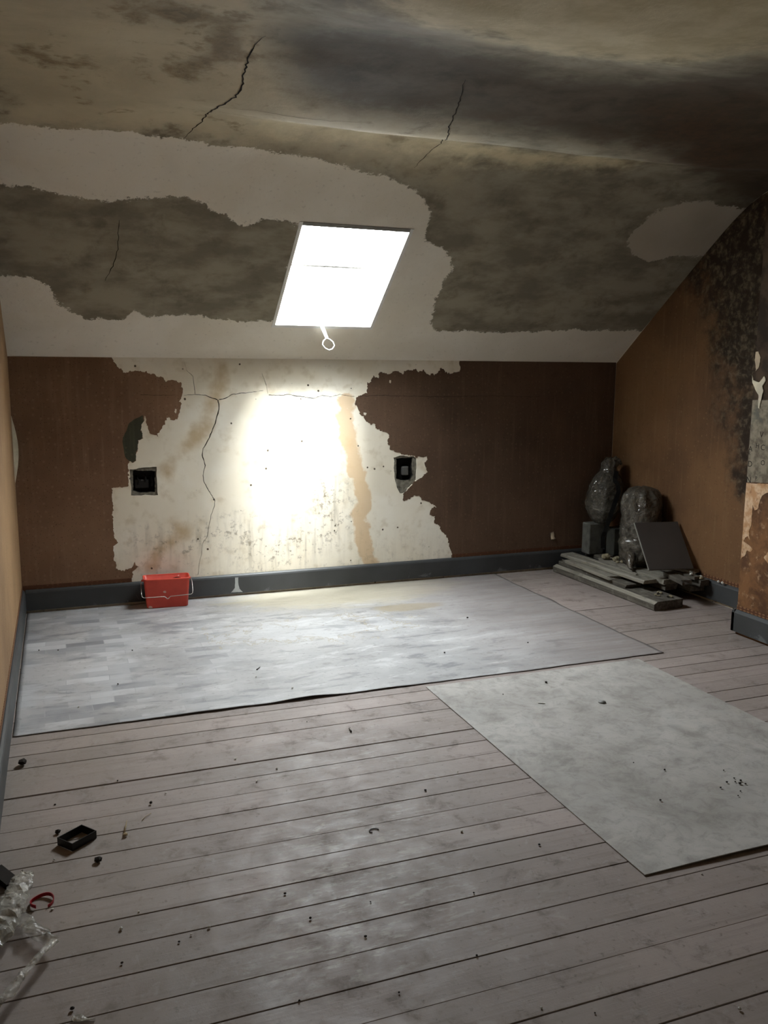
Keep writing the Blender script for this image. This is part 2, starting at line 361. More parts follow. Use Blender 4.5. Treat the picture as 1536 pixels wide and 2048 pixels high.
m = Mat('hardboard', .65, .3).world_pos()
n1 = m.noise(1.8, 6, .6, .4); n2 = m.noise(6, 7, .7, .6); n3 = m.noise(40, 5, .7); sw = m.noise(4, 6, .7, 1.5)
c = m.mix(m.step(n1, .35, .65), '#b8b3ad', '#a5a09a'); c = m.mix(m.step(n2, .42, .72, 0, .5), c, '#746e67'); c = m.mix(m.step(m.noise(17, 7, .75, .8), .45, .7, 0, .4), c, '#6d6760'); c = m.mix(m.step(sw, .5, .75, 0, .5), c, '#b0aeaa'); c = m.mix(m.step(n3, .6, .72, 0, .35), c, '#69635b')
m.col(c).bump(m.math('ADD', n2, n3), .2, .0015); HARDBOARD = m.m

m = Mat('slate_paint', .5, .4); n1 = m.noise(3, 5); n2 = m.noise(9, 7, .7, .5)
c = m.mix(m.step(n1, .3, .7), '#464748', '#3a3b3b'); c = m.mix(m.step(m.math('ADD', n2, m.step(m.xyz(2), .02, .10, .05, -.10)), .62, .68, 0, .5), c, '#7d7f80')
c = m.mix(m.step(n2, .62, .75, 0, .4), c, '#55585b'); m.col(c).bump(n2, .2, .002); SLATE = m.m
DRIP = simple('white_paint_run', '#a8aaa8', .6)

# small things
m = Mat('red_plastic', .42, .4); n1 = m.noise(5, 5); sp = m.node('ShaderNodeTexVoronoi', {'Vector': m.scaled(20, 20, 26), 'Scale': 1.0}); pk = m.node('ShaderNodeSeparateColor', {0: m.node('ShaderNodeTexVoronoi', {'Vector': m.scaled(20, 20, 26), 'Scale': 1.0}, out=1)})
c = m.mix(m.step(n1, .35, .7), '#dd5240', '#c64434')
c = m.mix(m.math('MULTIPLY', m.step(m.math('ADD', sp, m.math('MULTIPLY', m.noise(90, 3), .18)), .40, .34), m.step(pk, .6, .62)), c, '#e0b4a6'); m.col(c); RED = m.m
m = Mat('bucket_grime', .8); m.col('#5a2c22'); GRIME = m.m
WIRE = Mat('galvanised_wire', .35, .5); WIRE.col('#b8b4ac').set('Metallic', .7); WIRE = WIRE.m
WHITEPAINT = simple('white_gloss', '#e8e6e0', .45, .4, var=.03)
FRAMEGREY = simple('sooty_frame', '#8f8c86', .7, .3)
m = Mat('wood_dusty', .85, .2); g = m.noise(5, 6, .6, pos=m.scaled(12, .7, 12)); n2 = m.noise(10, 7, .7)
c = m.mix(m.step(g, .35, .65), '#6a645b', '#4f4a43'); c = m.mix(m.step(n2, .5, .66, 0, .7), c, '#847e74'); c = m.mix(m.step(m.noise(30, 6, .7), .58, .7, 0, .6), c, '#322c24'); m.col(c).bump(m.math('ADD', g, n2), .4, .004); WOOD = m.m
m = Mat('wood_pale_paint', .75, .25); g = m.noise(6, 6, .6, pos=m.scaled(12, .7, 12)); n2 = m.noise(9, 7, .7)
c = m.mix(m.step(g, .35, .65), '#9a9488', '#827c70'); c = m.mix(m.step(n2, .5, .66, 0, .7), c, '#645e55'); m.col(c).bump(m.math('ADD', g, n2), .4, .004); PALEWOOD = m.m
RUBBLE = simple('plaster_rubble', '#a69b80', .9, .2, var=.25, scale=30, bump=.5)
DARKTILE = simple('dark_board_face', '#4a4440', .55, .35, var=.08, scale=3)
BOARDEDGE = simple('pale_board_edge', '#8a857c', .8)
BLOCK = simple('concrete_block', '#6b6a64', .9, .2, var=.2, scale=16, bump=.4)
BLOCKD = simple('dark_block', '#44443f', .9, .2, var=.2, scale=10, bump=.4)
BLACK = simple('black_webbing', '#0e0d0c', .6, .3, var=.05)
BLACKPL = simple('black_plastic', '#15130f', .45, .4, var=.05)
REDPL = simple('red_strip', '#b02630', .4, .4, var=.1)
GRIT = simple('dark_grit', '#2b241d', .9)
CHIP = simple('white_chip', '#d9d6cd', .85)
STRAW = simple('dry_straw', '#b09b78', .8)
STEEL = simple('rusty_steel', '#4b4238', .5, .5)
CEMENT = simple('grey_cement', '#837d70', .95, .1, var=.25, scale=45, bump=.6)
BOXIN = simple('box_dark', '#1a1817', .8, .2)
SWITCH = simple('grey_fitting', '#55534f', .5, .4, var=.05)
def film(name, tint, alpha, rough, bmp=.7):
    m = Mat(name, rough, .9); n = m.noise(30, 6, .6, .5); m.col(m.mix(m.step(n, .4, .6), tint, tuple(min(1, c*1.5) for c in lin(tint)[:3]))).bump(n, bmp, .01)
    m.set('Alpha', m.step(m.noise(14, 5), .35, .65, alpha, min(1, alpha+.3))); return m.m
CLEAR = film('clear_film', '#b5b1a6', .34, .12)
BAGFILM = film('bag_film', '#5f5b52', .22, .10, .15)
CLEARTHIN = film('thin_film', '#9a968b', .25, .15)
m = Mat('rubble_bag', .32, .6); n = m.noise(7, 4, .5, 1.2); n2 = m.math('ABSOLUTE', m.math('SUBTRACT', m.noise(13, 4, .5, 1.5), .5))
c = m.mix(m.step(n, .35, .65), '#4f4a41', '#3c3832'); c = m.mix(m.step(n2, .06, .0, 0, .5), c, '#7d7768'); m.col(c).rgh(.3).set('Coat Weight', .8)
m.put(m.b.inputs['Coat Roughness'], .07); m.bump(m.math('SUBTRACT', n, m.math('MULTIPLY', n2, 1.6)), .8, .02); BAG = m.m
m = Mat('rubble_bag_clear', .3, .6); n = m.noise(7, 4, .5, 1.2); n2 = m.math('ABSOLUTE', m.math('SUBTRACT', m.noise(13, 4, .5, 1.5), .5))
c = m.mix(m.step(n, .35, .65), '#544a3e', '#413930'); c = m.mix(m.step(n2, .06, .0, 0, .5), c, '#7f786a'); m.col(c).rgh(.3).set('Coat Weight', .8)
m.put(m.b.inputs['Coat Roughness'], .1); m.bump(m.math('SUBTRACT', n, m.math('MULTIPLY', n2, 1.6)), .8, .02); BAG2 = m.m
# thin window glass
gm = bpy.data.materials.new('roof_glass'); gm.use_nodes = True; t = gm.node_tree; t.nodes.clear()
o_ = t.nodes.new('ShaderNodeOutputMaterial'); tr = t.nodes.new('ShaderNodeBsdfTransparent'); gl = t.nodes.new('ShaderNodeBsdfGlossy'); mx = t.nodes.new('ShaderNodeMixShader'); 
tr.inputs[0].default_value = (.93, .96, .97, 1); gl.inputs['Roughness'].default_value = .02; mx.inputs[0].default_value = .06
t.links.new(tr.outputs[0], mx.inputs[1]); t.links.new(gl.outputs[0], mx.inputs[2]); t.links.new(mx.outputs[0], o_.inputs[0]); GLASS = gm

# ------------------------------------------------------------------ setting: floor
floor = box('floor', (XL-.05, XR+.05, YR-.05, YB+.05, -.10, -.028), SUBFLOOR); tag(floor, 'grey-brown painted floorboards running across the attic room', kind='structure')
BW = 0.1197; bm = bmesh.new(); box_bm(bm, -2.13, 2.13, -BW/2, BW/2, -.024, 0, bev=.0012); board_me = mesh_bm('floor_board', bm); board_me.materials.append(BOARDS)
R = random.Random(4); k0 = int((YR-3.38)/BW); k1 = int((YB-3.38)/BW)+1
for k in range(k0, k1):
    y0 = 3.38+k*BW; yc = y0+BW/2
    if yc+BW/2 > YB+.03 or yc-BW/2 < YR-.03: continue
    gap = R.choice((.0012, .002, .0028, .004)); b = link('floor_board', board_me, None, floor)
    b.location = ((XL+XR)/2, yc, R.uniform(-.0012, .0006)); b.scale = (1, (BW-gap)/BW, 1)
    if k == -2: b.location.y += .0015; b.rotation_euler.z = -.0006
    if k == -3: b.location.y -= .002; b.rotation_euler.z = .0014; b.scale.y *= .97
    if k in (-7, -9, -6): b.scale.y *= .985

# ------------------------------------------------------------------ setting: back wall
FB = lambda u, v, d: (u, YB-d, v)
def c2(l): return [on_back(x/2.954, 680+y/2.954) for x, y in l]
def c3(l): return [on_back(500+x/2.0757, 680+y/2.0757) for x, y in l]
cracks = [
 ribbon_poly(c2([(1290, 355), (1295, 400), (1275, 480), (1235, 580), (1200, 640), (1195, 680), (1212, 740), (1200, 800), (1205, 840), (1235, 890), (1272, 950), (1265, 985), (1250, 1030), (1235, 1090), (1222, 1170), (1195, 1200), (1190, 1260), (1175, 1330), (1168, 1390)]), lambda t: .009*(1-.75*t), 1),
 ribbon_poly(c2([(1085, 325), (1150, 322), (1215, 325), (1260, 345), (1284, 353)]), lambda t: .002+.005*t, 2),
 ribbon_poly(c2([(1296, 352), (1330, 345), (1370, 320), (1440, 312), (1536, 303)])+c3([(30, 214), (56, 210)]), lambda t: .006-.003*t, 3),
 ribbon_poly(c2([(1090, 130), (1105, 180), (1140, 215), (1150, 290), (1152, 316)]), lambda t: .002+.003*t, 4),
 ribbon_poly(c3([(77, 228), (130, 230), (160, 225), (210, 235), (265, 242), (300, 230), (340, 235), (375, 225), (420, 235), (436, 234)]), lambda t: .006-.003*t, 5),
 ribbon_poly(c3([(50, 140), (65, 180), (70, 205), (74, 222)]), lambda t: .003, 6),
]
boxL = rough([on_back(*p) for p in ((266, 941), (311, 942), (310, 984), (281, 986), (267, 981))], .012, .004, 11)
boxR = rough([on_back(*p) for p in ((793, 917), (826, 915), (824, 935), (827, 950), (821, 959), (810, 962), (793, 958))], .012, .003, 12)
recL = rough([on_back(*p) for p in ((259, 938), (313, 934), (316, 990), (263, 991))], .02, .004, 13)
recR = rough([on_back(*p) for p in ((788, 915), (800, 912), (828, 913), (833, 918), (832, 960), (826, 968), (815, 976), (812, 986), (800, 988), (793, 972), (789, 960))], .012, .004, 14)
drip = c3([(400, 250), (395, 330), (415, 440), (440, 540), (465, 620), (480, 690), (455, 720), (470, 830), (500, 920)])
st1 = c2([(1290, 140), (1290, 300), (1240, 420), (1160, 590), (1030, 700), (1000, 780)]); st2 = c2([(1000, 1060), (1090, 1150), (940, 1240), (900, 1330)])
d1 = c3([(330, 640), (340, 760), (180, 860), (20, 880)]); d2 = c2([(880, 1200), (1100, 1220), (1300, 1120), (1480, 1130), (1530, 1300)])
A = dict(drip=lambda u, v: dist_line(u, v, drip)-.055, stain=lambda u, v: np.minimum(dist_line(u, v, st1)-.03, dist_line(u, v, st2)-.02),
         dirt=lambda u, v: np.clip(np.maximum(1-dist_line(u, v, d1)/.22, np.maximum(.7-dist_line(u, v, d2)/.25, .35*np.clip(1-v/.5, 0, 1))), 0, 1))
wb = sheet('wall_back', [(XL-.02, -.05), (XR+.02, -.05), (XR+.02, ZK+.02), (XL-.02, ZK+.02)], cracks+[recL, recR], FB, (0, -1, 0), .014, PLASTER, grid=.035, attrs=A, top=0)
tag(wb, 'cream plaster knee wall with torn brown wallpaper below the skylight', kind='structure')
sheet('crack_backing', [(XL-.02, -.05), (XR+.02, -.05), (XR+.02, ZK+.02), (XL-.02, ZK+.02)], [boxL, boxR], lambda u, v, d: (u, YB+.013-d, v), (0, -1, 0), 0, CRACKDARK, wb)
onedge = lambda p: p[0] < XL+.003 or p[0] > XR-.003 or p[1] < .135 or p[1] > ZK-.003
topz, botz = ZK-.001, .13
LP = c2([(660, 112), (700, 160), (725, 185), (860, 190), (960, 220), (980, 245), (1000, 235), (1070, 250), (1080, 290), (1075, 325), (1060, 345), (1070, 380), (1060, 430), (1045, 470), (1010, 475), (1000, 455), (985, 460), (970, 500), (955, 510), (940, 545), (930, 555), (942, 575), (905, 560), (885, 550), (875, 530), (865, 490), (855, 440), (850, 480), (835, 500), (830, 535), (843, 550), (838, 585), (815, 595), (812, 650), (805, 660), (803, 715), (780, 725), (760, 712), (757, 760), (760, 840), (750, 868), (660, 873), (660, 950), (668, 1000), (666, 1080), (672, 1150), (690, 1195), (675, 1215), (668, 1290), (685, 1325), (690, 1360), (730, 1362), (780, 1345), (795, 1310), (800, 1335), (818, 1345), (800, 1358), (785, 1375), (780, 1400)])
LP = [(XL+.001, topz), (LP[0][0], topz)]+LP[1:]+[(LP[-1][0]-.005, botz), (XL+.001, botz)]
wl = sheet('wallpaper', rough(LP, .007, .0085, 21, keep=onedge), [rough(c2([(1035, 405), (1045, 410), (1040, 435), (1030, 425)]), .01, .002, 3)], FB, (0, -1, 0), .0016, PAPER, wb); tag(wl, 'brown patterned wallpaper left of the bare plaster')
gp = c2([(845, 445), (790, 470), (765, 490), (745, 540), (725, 575), (730, 650), (745, 700), (760, 712), (780, 724), (801, 714), (804, 660), (811, 650), (814, 595), (837, 584), (842, 551), (829, 536), (834, 500), (849, 480)])
sheet('wallpaper_scrap', rough(gp, .012, .003, 22), [], FB, (0, -1, 0), .0012, PAPER_G, wb, top=.0028)
RP = c3([(870, 100), (870, 130), (835, 140), (815, 130), (790, 115), (785, 135), (735, 145), (720, 125), (700, 135), (690, 122), (650, 122), (640, 140), (600, 130), (575, 140), (540, 132), (530, 155), (510, 150), (500, 175), (485, 180), (490, 205), (478, 220), (440, 235), (435, 262), (450, 290), (460, 310), (480, 335), (500, 350), (515, 342), (520, 365), (545, 378), (565, 385), (575, 400), (572, 435), (590, 455), (620, 470), (640, 478), (668, 480), (690, 485), (735, 485), (728, 520), (737, 545), (715, 570), (700, 575), (688, 590), (660, 610), (650, 630), (633, 640), (637, 668), (660, 660), (680, 650), (705, 648), (712, 662), (740, 670), (775, 690), (750, 705), (745, 725), (765, 735), (762, 755), (790, 780), (800, 800), (815, 815), (820, 840), (830, 870), (838, 885)])
RP = [(RP[0][0], topz)]+RP[1:]+[(RP[-1][0], botz), (XR-.001, botz), (XR-.001, topz)]
wr = sheet('wallpaper', rough(RP, .007, .010, 23, keep=onedge), [rough(c3([(1246, 800), (1260, 795), (1262, 815), (1270, 825), (1250, 830)]), .01, .002, 5), rough(c3([(470, 300), (484, 303), (480, 312), (472, 310)]), .01, .002, 5), rough(c3([(578, 165), (586, 168), (584, 180), (578, 176)]), .01, .002, 5)], FB, (0, -1, 0), .0016, PAPER_D, wb); tag(wr, 'brown patterned wallpaper right of the bare plaster')
for pts_, sd in ((c2([(830, 322), (900, 326), (1000, 325), (1055, 326)]), 8), (c3([(455, 233), (540, 229), (640, 233), (820, 236), (1000, 232), (1200, 236)]), 9)):
    sheet('crack', ribbon_poly(pts_, lambda t: .0032-.002*t, sd), [], FB, (0, -1, 0), .0003, CRACKDARK, wb, top=.0019)
# curled tongue of paper left standing at the lower hole
v = []; f = []
for i in range(5):
    for j in range(4):
        u0, w0 = c3([(1248, 798)])[0]; v.append((u0+.004+i*.006, YB-.003-.016*math.sin(i/4*2.2)*(j/3), w0-.005-j*.016))
for i in range(4):
    for j in range(3): f.append((i*4+j, i*4+j+1, (i+1)*4+j+1, (i+1)*4+j))
link('paper_curl', mesh_py('paper_curl', v, f), TORN, wb, True)
# patterned border strip just above the skirting
def border(name, a0, a1, fn, par): return prism(name, [(0, .147), (.0025, .147), (.0025, .172), (0, .172)], a0, a1, fn, BORDER, par)
fb = lambda a, p, q: (a, YB-p-.0014, q)
border('paper_border', XL+.002, on_back(263, 1150)[0], fb, wb); border('paper_border', on_back(905, 1110)[0], XR-.002, fb, wb)

# ------------------------------------------------------------------ setting: side walls and chimney breast (profile follows the ceiling)
ys = [YB, 5.2, 4.74]+[4.6-.1*i for i in range(0, 20)]+[2.2, 1.6, .8, 0, -1, YR]
def gable(x, y0=YB, y1=YR): return [(y, ceil_z(x, y)+.012) for y in ys if y1 < y < y0]
wlft = sheet('wall_left', [(YR, -.05), (YB, -.05), (YB, ZK+.012)]+gable(XL)+[(YR, ceil_z(XL, YR+.05)+.012)], [], lambda u, v, d: (XL+d, u, v), (1, 0, 0), .01, PLASTER, grid=.1, top=0,
  attrs={k: (lambda u, v: np.full(u.shape, .5 if k != 'dirt' else 0.)) for k in ('drip', 'stain', 'dirt')})
tag(wlft, 'left gable wall with faded orange wallpaper at the picture edge', kind='structure')
FL = lambda u, v, d: (XL+d, u, v)
lpp = [(YR+.01, .13), (YB-.004, .13), (YB-.004, .55), (YB-.05, .85), (YB-.012, 1.1), (YB-.004, 1.2), (YB-.004, ZK-.01)]+[(y, z-.02) for y, z in gable(XL)]+[(YR+.01, 2.5)]
lw = sheet('wallpaper', rough(lpp, .03, .004, 31, keep=lambda p: p[1] < .14 or p[1] > 1.5 or p[0] < 0), [], FL, (1, 0, 0), .0016, PAPER_L, wlft)
v = []; f = []
for i in range(9):
    z = .82+i*.05
    for j in range(4): v.append((XL+.003+.028*math.sin(math.pi*i/8)*(j/3)**1.4, YB-.055+.012*j, z))
for i in range(8):
    for j in range(3): f.append((i*4+j, i*4+j+1, (i+1)*4+j+1, (i+1)*4+j))
link('paper_curl', mesh_py('paper_curl', v, f), PEEL, wlft, True)
border('paper_border', YR+.01, YB-.002, lambda a, p, q: (XL+p+.0014, a, q), wlft)

NOA = {k: (lambda u, v: np.full(u.shape, .5)) for k in ('drip', 'stain')}; NOA['dirt'] = lambda u, v: np.zeros(u.shape)
wrt = sheet('wall_right', [(YR, -.05), (YB, -.05), (YB, ZK+.012)]+gable(XR)+[(YR, ceil_z(XR, YR+.05)+.012)], [], lambda u, v, d: (XR-d, u, v), (-1, 0, 0), .01, PLASTER, grid=.1, top=0, attrs=NOA)
tag(wrt, 'right gable wall in orange wallpaper blackened by mould near the ceiling', kind='structure')
FR = lambda u, v, d: (XR-d, u, v)
mould = [on_side(*p, XR) for p in ((1300, 600), (1395, 560), (1420, 640), (1448, 760), (1462, 880), (1475, 960), (1500, 1000), (1560, 1000), (1560, 300), (1300, 300))]
rpp = [(YP0-.3, .13), (YB-.004, .13), (YB-.004, ZK-.008)]+[(y, z-.014) for y, z in gable(XR, YB, YP0-.3)]+[(YP0-.3, 2.55)]
sheet('wallpaper', rpp, [], FR, (-1, 0, 0), .0016, PAPER_R, wrt, grid=.05, attrs={'mould': lambda u, v: sdf(u, v, mould)})
border('paper_border', YP0, YB-.002, lambda a, p, q: (XR-p-.0014, a, q), wrt)

# chimney breast
prof = [(YP1, -.03), (YP0, -.03)]+[(y, ceil_z(XP, y)+.01) for y in (YP0, 3.6, 3.2, 2.8, 2.4, 1.8, YP1)]
br_ = sheet('wall_chimney', prof, [], lambda u, v, d: (XP-d, u, v), (-1, 0, 0), XR-XP+.02, PILLAR, top=0)
tag(br_, 'projecting chimney breast with stained peeling paper at the right edge', kind='structure')
FP = lambda u, v, d: (XP-d, u, v)
def pp(l): return [on_side(x, y, XP) for x, y in l]
ed = lambda p: p[0] > YP0-.012
lower = [(YP0-.001, .13)]+[(YP0-.001, pp([(1488, 968)])[0][1])]+pp([(1490, 968), (1512, 969), (1540, 973), (1560, 974), (1560, 1000)])
lo = pp([(1492, 965), (1536, 968), (1570, 970), (1570, 985), (1535, 985), (1527, 990), (1520, 1000), (1515, 1020), (1510, 1022), (1505, 1010), (1504, 1050), (1498, 1062), (1500, 1080), (1496, 1072), (1490, 1075), (1488, 1082), (1500, 1092), (1506, 1098), (1500, 1105), (1494, 1100), (1490, 1112), (1484, 1115), (1478, 1120)])
lo = [(YP0-.001, lo[0][1]), ]+lo[1:-1]+[(YP0-.001, lo[-1][1])]
sheet('lining_paper', rough(lo, .012, .004, 41, keep=ed), [], FP, (-1, 0, 0), .002, LINING, br_)
lo2 = pp([(1528, 1115), (1545, 1090), (1570, 1080), (1570, 1130), (1540, 1130)]); sheet('lining_paper', rough(lo2, .012, .004, 42), [], FP, (-1, 0, 0), .002, LINING, br_)
op = pp([(1500, 800), (1536, 800), (1570, 810), (1570, 966), (1490, 964)]); op = [(YP0-.001, op[0][1])]+op[1:-1]+[(YP0-.001, op[-1][1])]
old = sheet('old_newspaper', rough(op, .015, .004, 43, keep=ed), [], FP, (-1, 0, 0), .0012, OLDPAPER, br_)
pl = pp([(1506, 750), (1508, 760), (1520, 765), (1531, 752), (1532, 762), (1526, 772), (1528, 782), (1523, 800), (1520, 818), (1518, 815), (1519, 790), (1512, 778), (1506, 765)])
sheet('peeling_flake', rough(pl, .01, .003, 44), [], FP, (-1, 0, 0), .004, PEEL, br_, top=.006)
pl = pp([(1513, 703), (1518, 702), (1522, 715), (1519, 735), (1513, 742), (1511, 720)]); sheet('peeling_flake', rough(pl, .01, .003, 45), [], FP, (-1, 0, 0), .003, TORN, br_, top=.005)
tp = pp([(1518, 560), (1570, 540), (1570, 740), (1522, 742), (1510, 745)]); tp[0] = (YP0-.001, tp[0][1]); tp[-1] = (YP0-.001, tp[-1][1])
sheet('upper_paper', rough(tp, .02, .006, 46, keep=ed), [], FP, (-1, 0, 0), .0015, PILLAR, br_)
# faded letters on the newspaper under the wallpaper
for ch, px, py, h in (('A', 1499, 902, .030), ('R', 1498, 910, .022), ('D', 1497, 933, .034), ('N', 1494, 965, .036), ('H', 1513, 896, .028), ('C', 1523, 900, .032), ('O', 1523, 930, .028), ('V', 1521, 875, .034), ('P', 1512, 960, .022)):
    cu = bpy.data.curves.new('letter', 'FONT'); cu.body = ch; cu.size = h*1.38; cu.extrude = .0002; to = bpy.data.objects.new('letter', cu); COL.objects.link(to)
    dg = bpy.context.evaluated_depsgraph_get(); me = bpy.data.meshes.new_from_object(to.evaluated_get(dg)); bpy.data.objects.remove(to)
    y, z = on_side(px, py, XP)
    for vv in me.vertices: vv.co = Vector((XP-.0016-vv.co.z, y-vv.co.x+.006, z+vv.co.y))
    me.materials.clear(); l_ = link('printed_letter', me, INK, old)
border('paper_border', YP1, YP0, lambda a, p, q: (XP-p-.001, a, q), br_)

wrear = box('wall_rear', (XL-.05, XR+.05, YR-.06, YR, -.05, 2.7), PEEL); tag(wrear, 'cream rear wall of the attic room behind the viewer', kind='structure')

# ------------------------------------------------------------------ setting: skirting boards
SK = [(0, .018), (.020, .018), (.020, .128), (.016, .138), (.008, .146), (0, .147)]
bb = prism('baseboard_back', SK, XL+.02, XR-.02, lambda a, p, q: (a, YB-p, q), SLATE); tag(bb, 'dark slate-grey skirting board along the back wall', kind='structure')
bl = prism('baseboard_left', SK, YR, YB, lambda a, p, q: (XL+p, a, q), SLATE); tag(bl, 'dark slate-grey skirting board along the left wall', kind='structure')
brr = prism('baseboard_right', SK, YP0+.02, YB, lambda a, p, q: (XR-p, a, q), SLATE); tag(brr, 'dark slate-grey skirting board behind the plank pile', kind='structure')
bp_ = prism('baseboard_chimney', SK, YP1, YP0+.02, lambda a, p, q: (XP-p, a, q), SLATE); tag(bp_, 'dark slate-grey skirting board around the chimney breast', kind='structure')
prism('return', SK, XP-.02, XR-.02, lambda a, p, q: (a, YP0+p, q), SLATE, bp_)
dp = [on_back(*p, YB-.0205) for p in ((470, 1150), (477, 1150), (476, 1165), (479, 1178), (486, 1184), (462, 1185), (470, 1176))]
sheet('paint_run', rough(dp, .008, .002, 51), [], lambda u, v, d: (u, YB-.020-d, min(v, .127)), (0, -1, 0), .0012, DRIP, bb)

# ------------------------------------------------------------------ setting: ceiling with the skylight opening
SX0, SX1, SY0, SY1 = 1.29, 1.915, 4.74, 5.395
gx = np.unique(np.round(np.concatenate([np.linspace(XL-.01, SX0, 60), np.linspace(SX0, SX1, 25), np.linspace(SX1, XR+.01, 78)]), 5))
gy = np.unique(np.round(np.concatenate([np.linspace(YR-.01, 1.5, 40), np.linspace(1.5, SY0, 130), np.linspace(SY0, SY1, 26), np.linspace(SY1, YB+.01, 14)]), 5))
XX, YY = np.meshgrid(gx, gy, indexing='ij'); nx_, ny_ = XX.shape; V = []
for i in range(nx_):
    for j in range(ny_):
        x, y = gx[i], gy[j]; z = ceil_z(x, min(y, YB)) - (.0 if y <= YB else (YB-y)*-.757)
        if SY0-.08 < y < SY1+.08 and SX0-.08 < x < SX1+.08 or y > 5.55: b = 0
        else: b = .008*noise.noise((x*1.3, y*1.6, 0))+.004*noise.noise((x*4, y*4, 3))
        V.append((x, y, z+b))
F = []
for i in range(nx_-1):
    for j in range(ny_-1):
        if SX0-1e-4 <= gx[i] and gx[i+1] <= SX1+1e-4 and SY0-1e-4 <= gy[j] and gy[j+1] <= SY1+1e-4: continue
        a = i*ny_+j; F.append((a, a+1, a+ny_+1, a+ny_))
me = mesh_py('ceiling', V, F)
fx_, fy_ = XX.ravel(), YY.ravel()
arc = lambda y: np.where(y > 4.5, 4.5+(y-4.5)*1.254, y)     # distance along the slope
def cp(l): return [(a, float(arc(np.array(b)))) for a, b in (on_ceil(*p) for p in l)]
sy = arc(fy_)
Wp = cp([(-60, 246), (0, 248), (60, 250), (130, 258), (220, 262), (350, 272), (440, 292), (560, 305), (640, 320), (700, 338), (760, 350), (800, 362), (830, 378), (850, 400), (862, 430), (850, 480), (880, 497), (903, 512), (905, 545), (888, 560), (870, 610), (858, 645), (870, 660), (1000, 664), (1130, 661), (1285, 662)])
Wp += [(4.1, cp([(1285, 662)])[0][1]), (4.1, 6.2), (-.4, 6.2)]
Bp = cp([(0, 375), (50, 372), (100, 385), (150, 395), (220, 402), (300, 400), (345, 392), (390, 402), (430, 425), (500, 455), (525, 440), (560, 440), (600, 450)])+cp([(552, 643), (470, 640), (380, 630), (290, 630), (270, 618), (250, 637), (170, 637), (125, 612), (95, 575), (60, 552), (0, 550)])
Bp = [(-.4, Bp[0][1])]+Bp+[(-.4, Bp[-1][1])]
Cp = cp([(1250, 482), (1290, 440), (1320, 420), (1370, 405), (1420, 402), (1455, 415)])+[(4.1, cp([(1455, 415)])[0][1])]+[(4.1, cp([(1400, 512)])[0][1])]+cp([(1395, 512), (1350, 515), (1300, 527), (1265, 510)])
wh = np.maximum(sdf(fx_, sy, Wp), -sdf(fx_, sy, Bp)); attr(me, 'white', wh); attr(me, 'patch', sdf(fx_, sy, Cp))
attr(me, 'beige', sdf(fx_, sy, cp([(0, 250), (350, 268), (440, 285), (560, 300), (700, 330), (900, 350), (960, 270), (620, 200), (540, 60), (560, 0)])+[(.2, 1.0), (-.4, 1.0)]))
attr(me, 'yellow_lit', np.minimum(sdf(fx_, sy, cp([(760, 25), (900, 60), (1130, 110), (1350, 125), (1536, 95)])+[(4.1, 2.9), (4.1, -1), (.9, -1)]), dist_line(fx_, sy, cp([(560, 245), (700, 265), (870, 290), (1050, 315), (1250, 325)]))-.07))  # yellowed paint, plus a highlight painted along the sag's bright band
attr(me, 'sag_shade', sdf(fx_, sy, cp([(560, 70), (660, 55), (780, 62), (900, 92), (1130, 145), (1350, 155), (1536, 130)])+[(4.1, 3.0), (4.1, 4.5)]+cp([(1420, 370), (1340, 300), (1200, 285), (1080, 265), (900, 232), (700, 212), (600, 180)])))  # zone behind the sag where the shade is painted in
attr(me, 'rust', sdf(fx_, sy, cp([(1270, 215), (1380, 200), (1500, 190), (1536, 330), (1400, 340), (1290, 320)])))
attr(me, 'brown', np.minimum(np.minimum(dist_line(fx_, sy, cp([(60, 105), (110, 130), (165, 125)]))-.035, dist_line(fx_, sy, cp([(270, 35), (260, 10)]))-.03), dist_line(fx_, sy, cp([(360, 30), (450, 45), (440, 110), (370, 140)]))-.06))
attr(me, 'ridge', dist_line(fx_, sy, cp([(312, 470), (308, 560), (303, 630)]))-.008)
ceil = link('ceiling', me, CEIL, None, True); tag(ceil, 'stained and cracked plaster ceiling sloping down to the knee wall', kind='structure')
def ceil_crack(pts, w, seed):
    p = rough(cp(pts), .02, .006, seed, closed=False); n = len(p); v = []; f = []
    inv = lambda s: 4.5+(s-4.5)/1.254 if s > 4.5 else s
    for i in range(n):
        a, b = Vector(p[max(0, i-1)]), Vector(p[min(n-1, i+1)]); t = (b-a).normalized(); q = Vector((-t.y, t.x))*w*(.6+.8*abs(noise.noise((p[i][0]*30, p[i][1]*30, seed))))*.5*math.sin(math.pi*(i+.6)/(n+.2))**.4
        for s in (-1, 1):
            x, y = p[i][0]+q.x*s, inv(p[i][1]+q.y*s)
            b_ = .008*noise.noise((x*1.3, y*1.6, 0))+.004*noise.noise((x*4, y*4, 3)); v.append((x, y, ceil_z(x, y)+b_-.0015))
    f = [(2*i, 2*i+1, 2*i+3, 2*i+2) for i in range(n-1)]
    link('crack', mesh_py('crack', v, f), CRACKDARK, ceil)
ceil_crack([(530, 72), (505, 95), (492, 130), (480, 180), (470, 195), (435, 213), (405, 240), (368, 274)], .009, 61)
ceil_crack([(930, 160), (918, 210), (900, 250), (882, 285), (850, 312), (828, 335)], .007, 62)
ceil_crack([(238, 440), (236, 490), (230, 520), (210, 560)], .005, 63)
ceil_crack([(435, 213), (520, 222), (600, 235), (740, 245)], .003, 64)

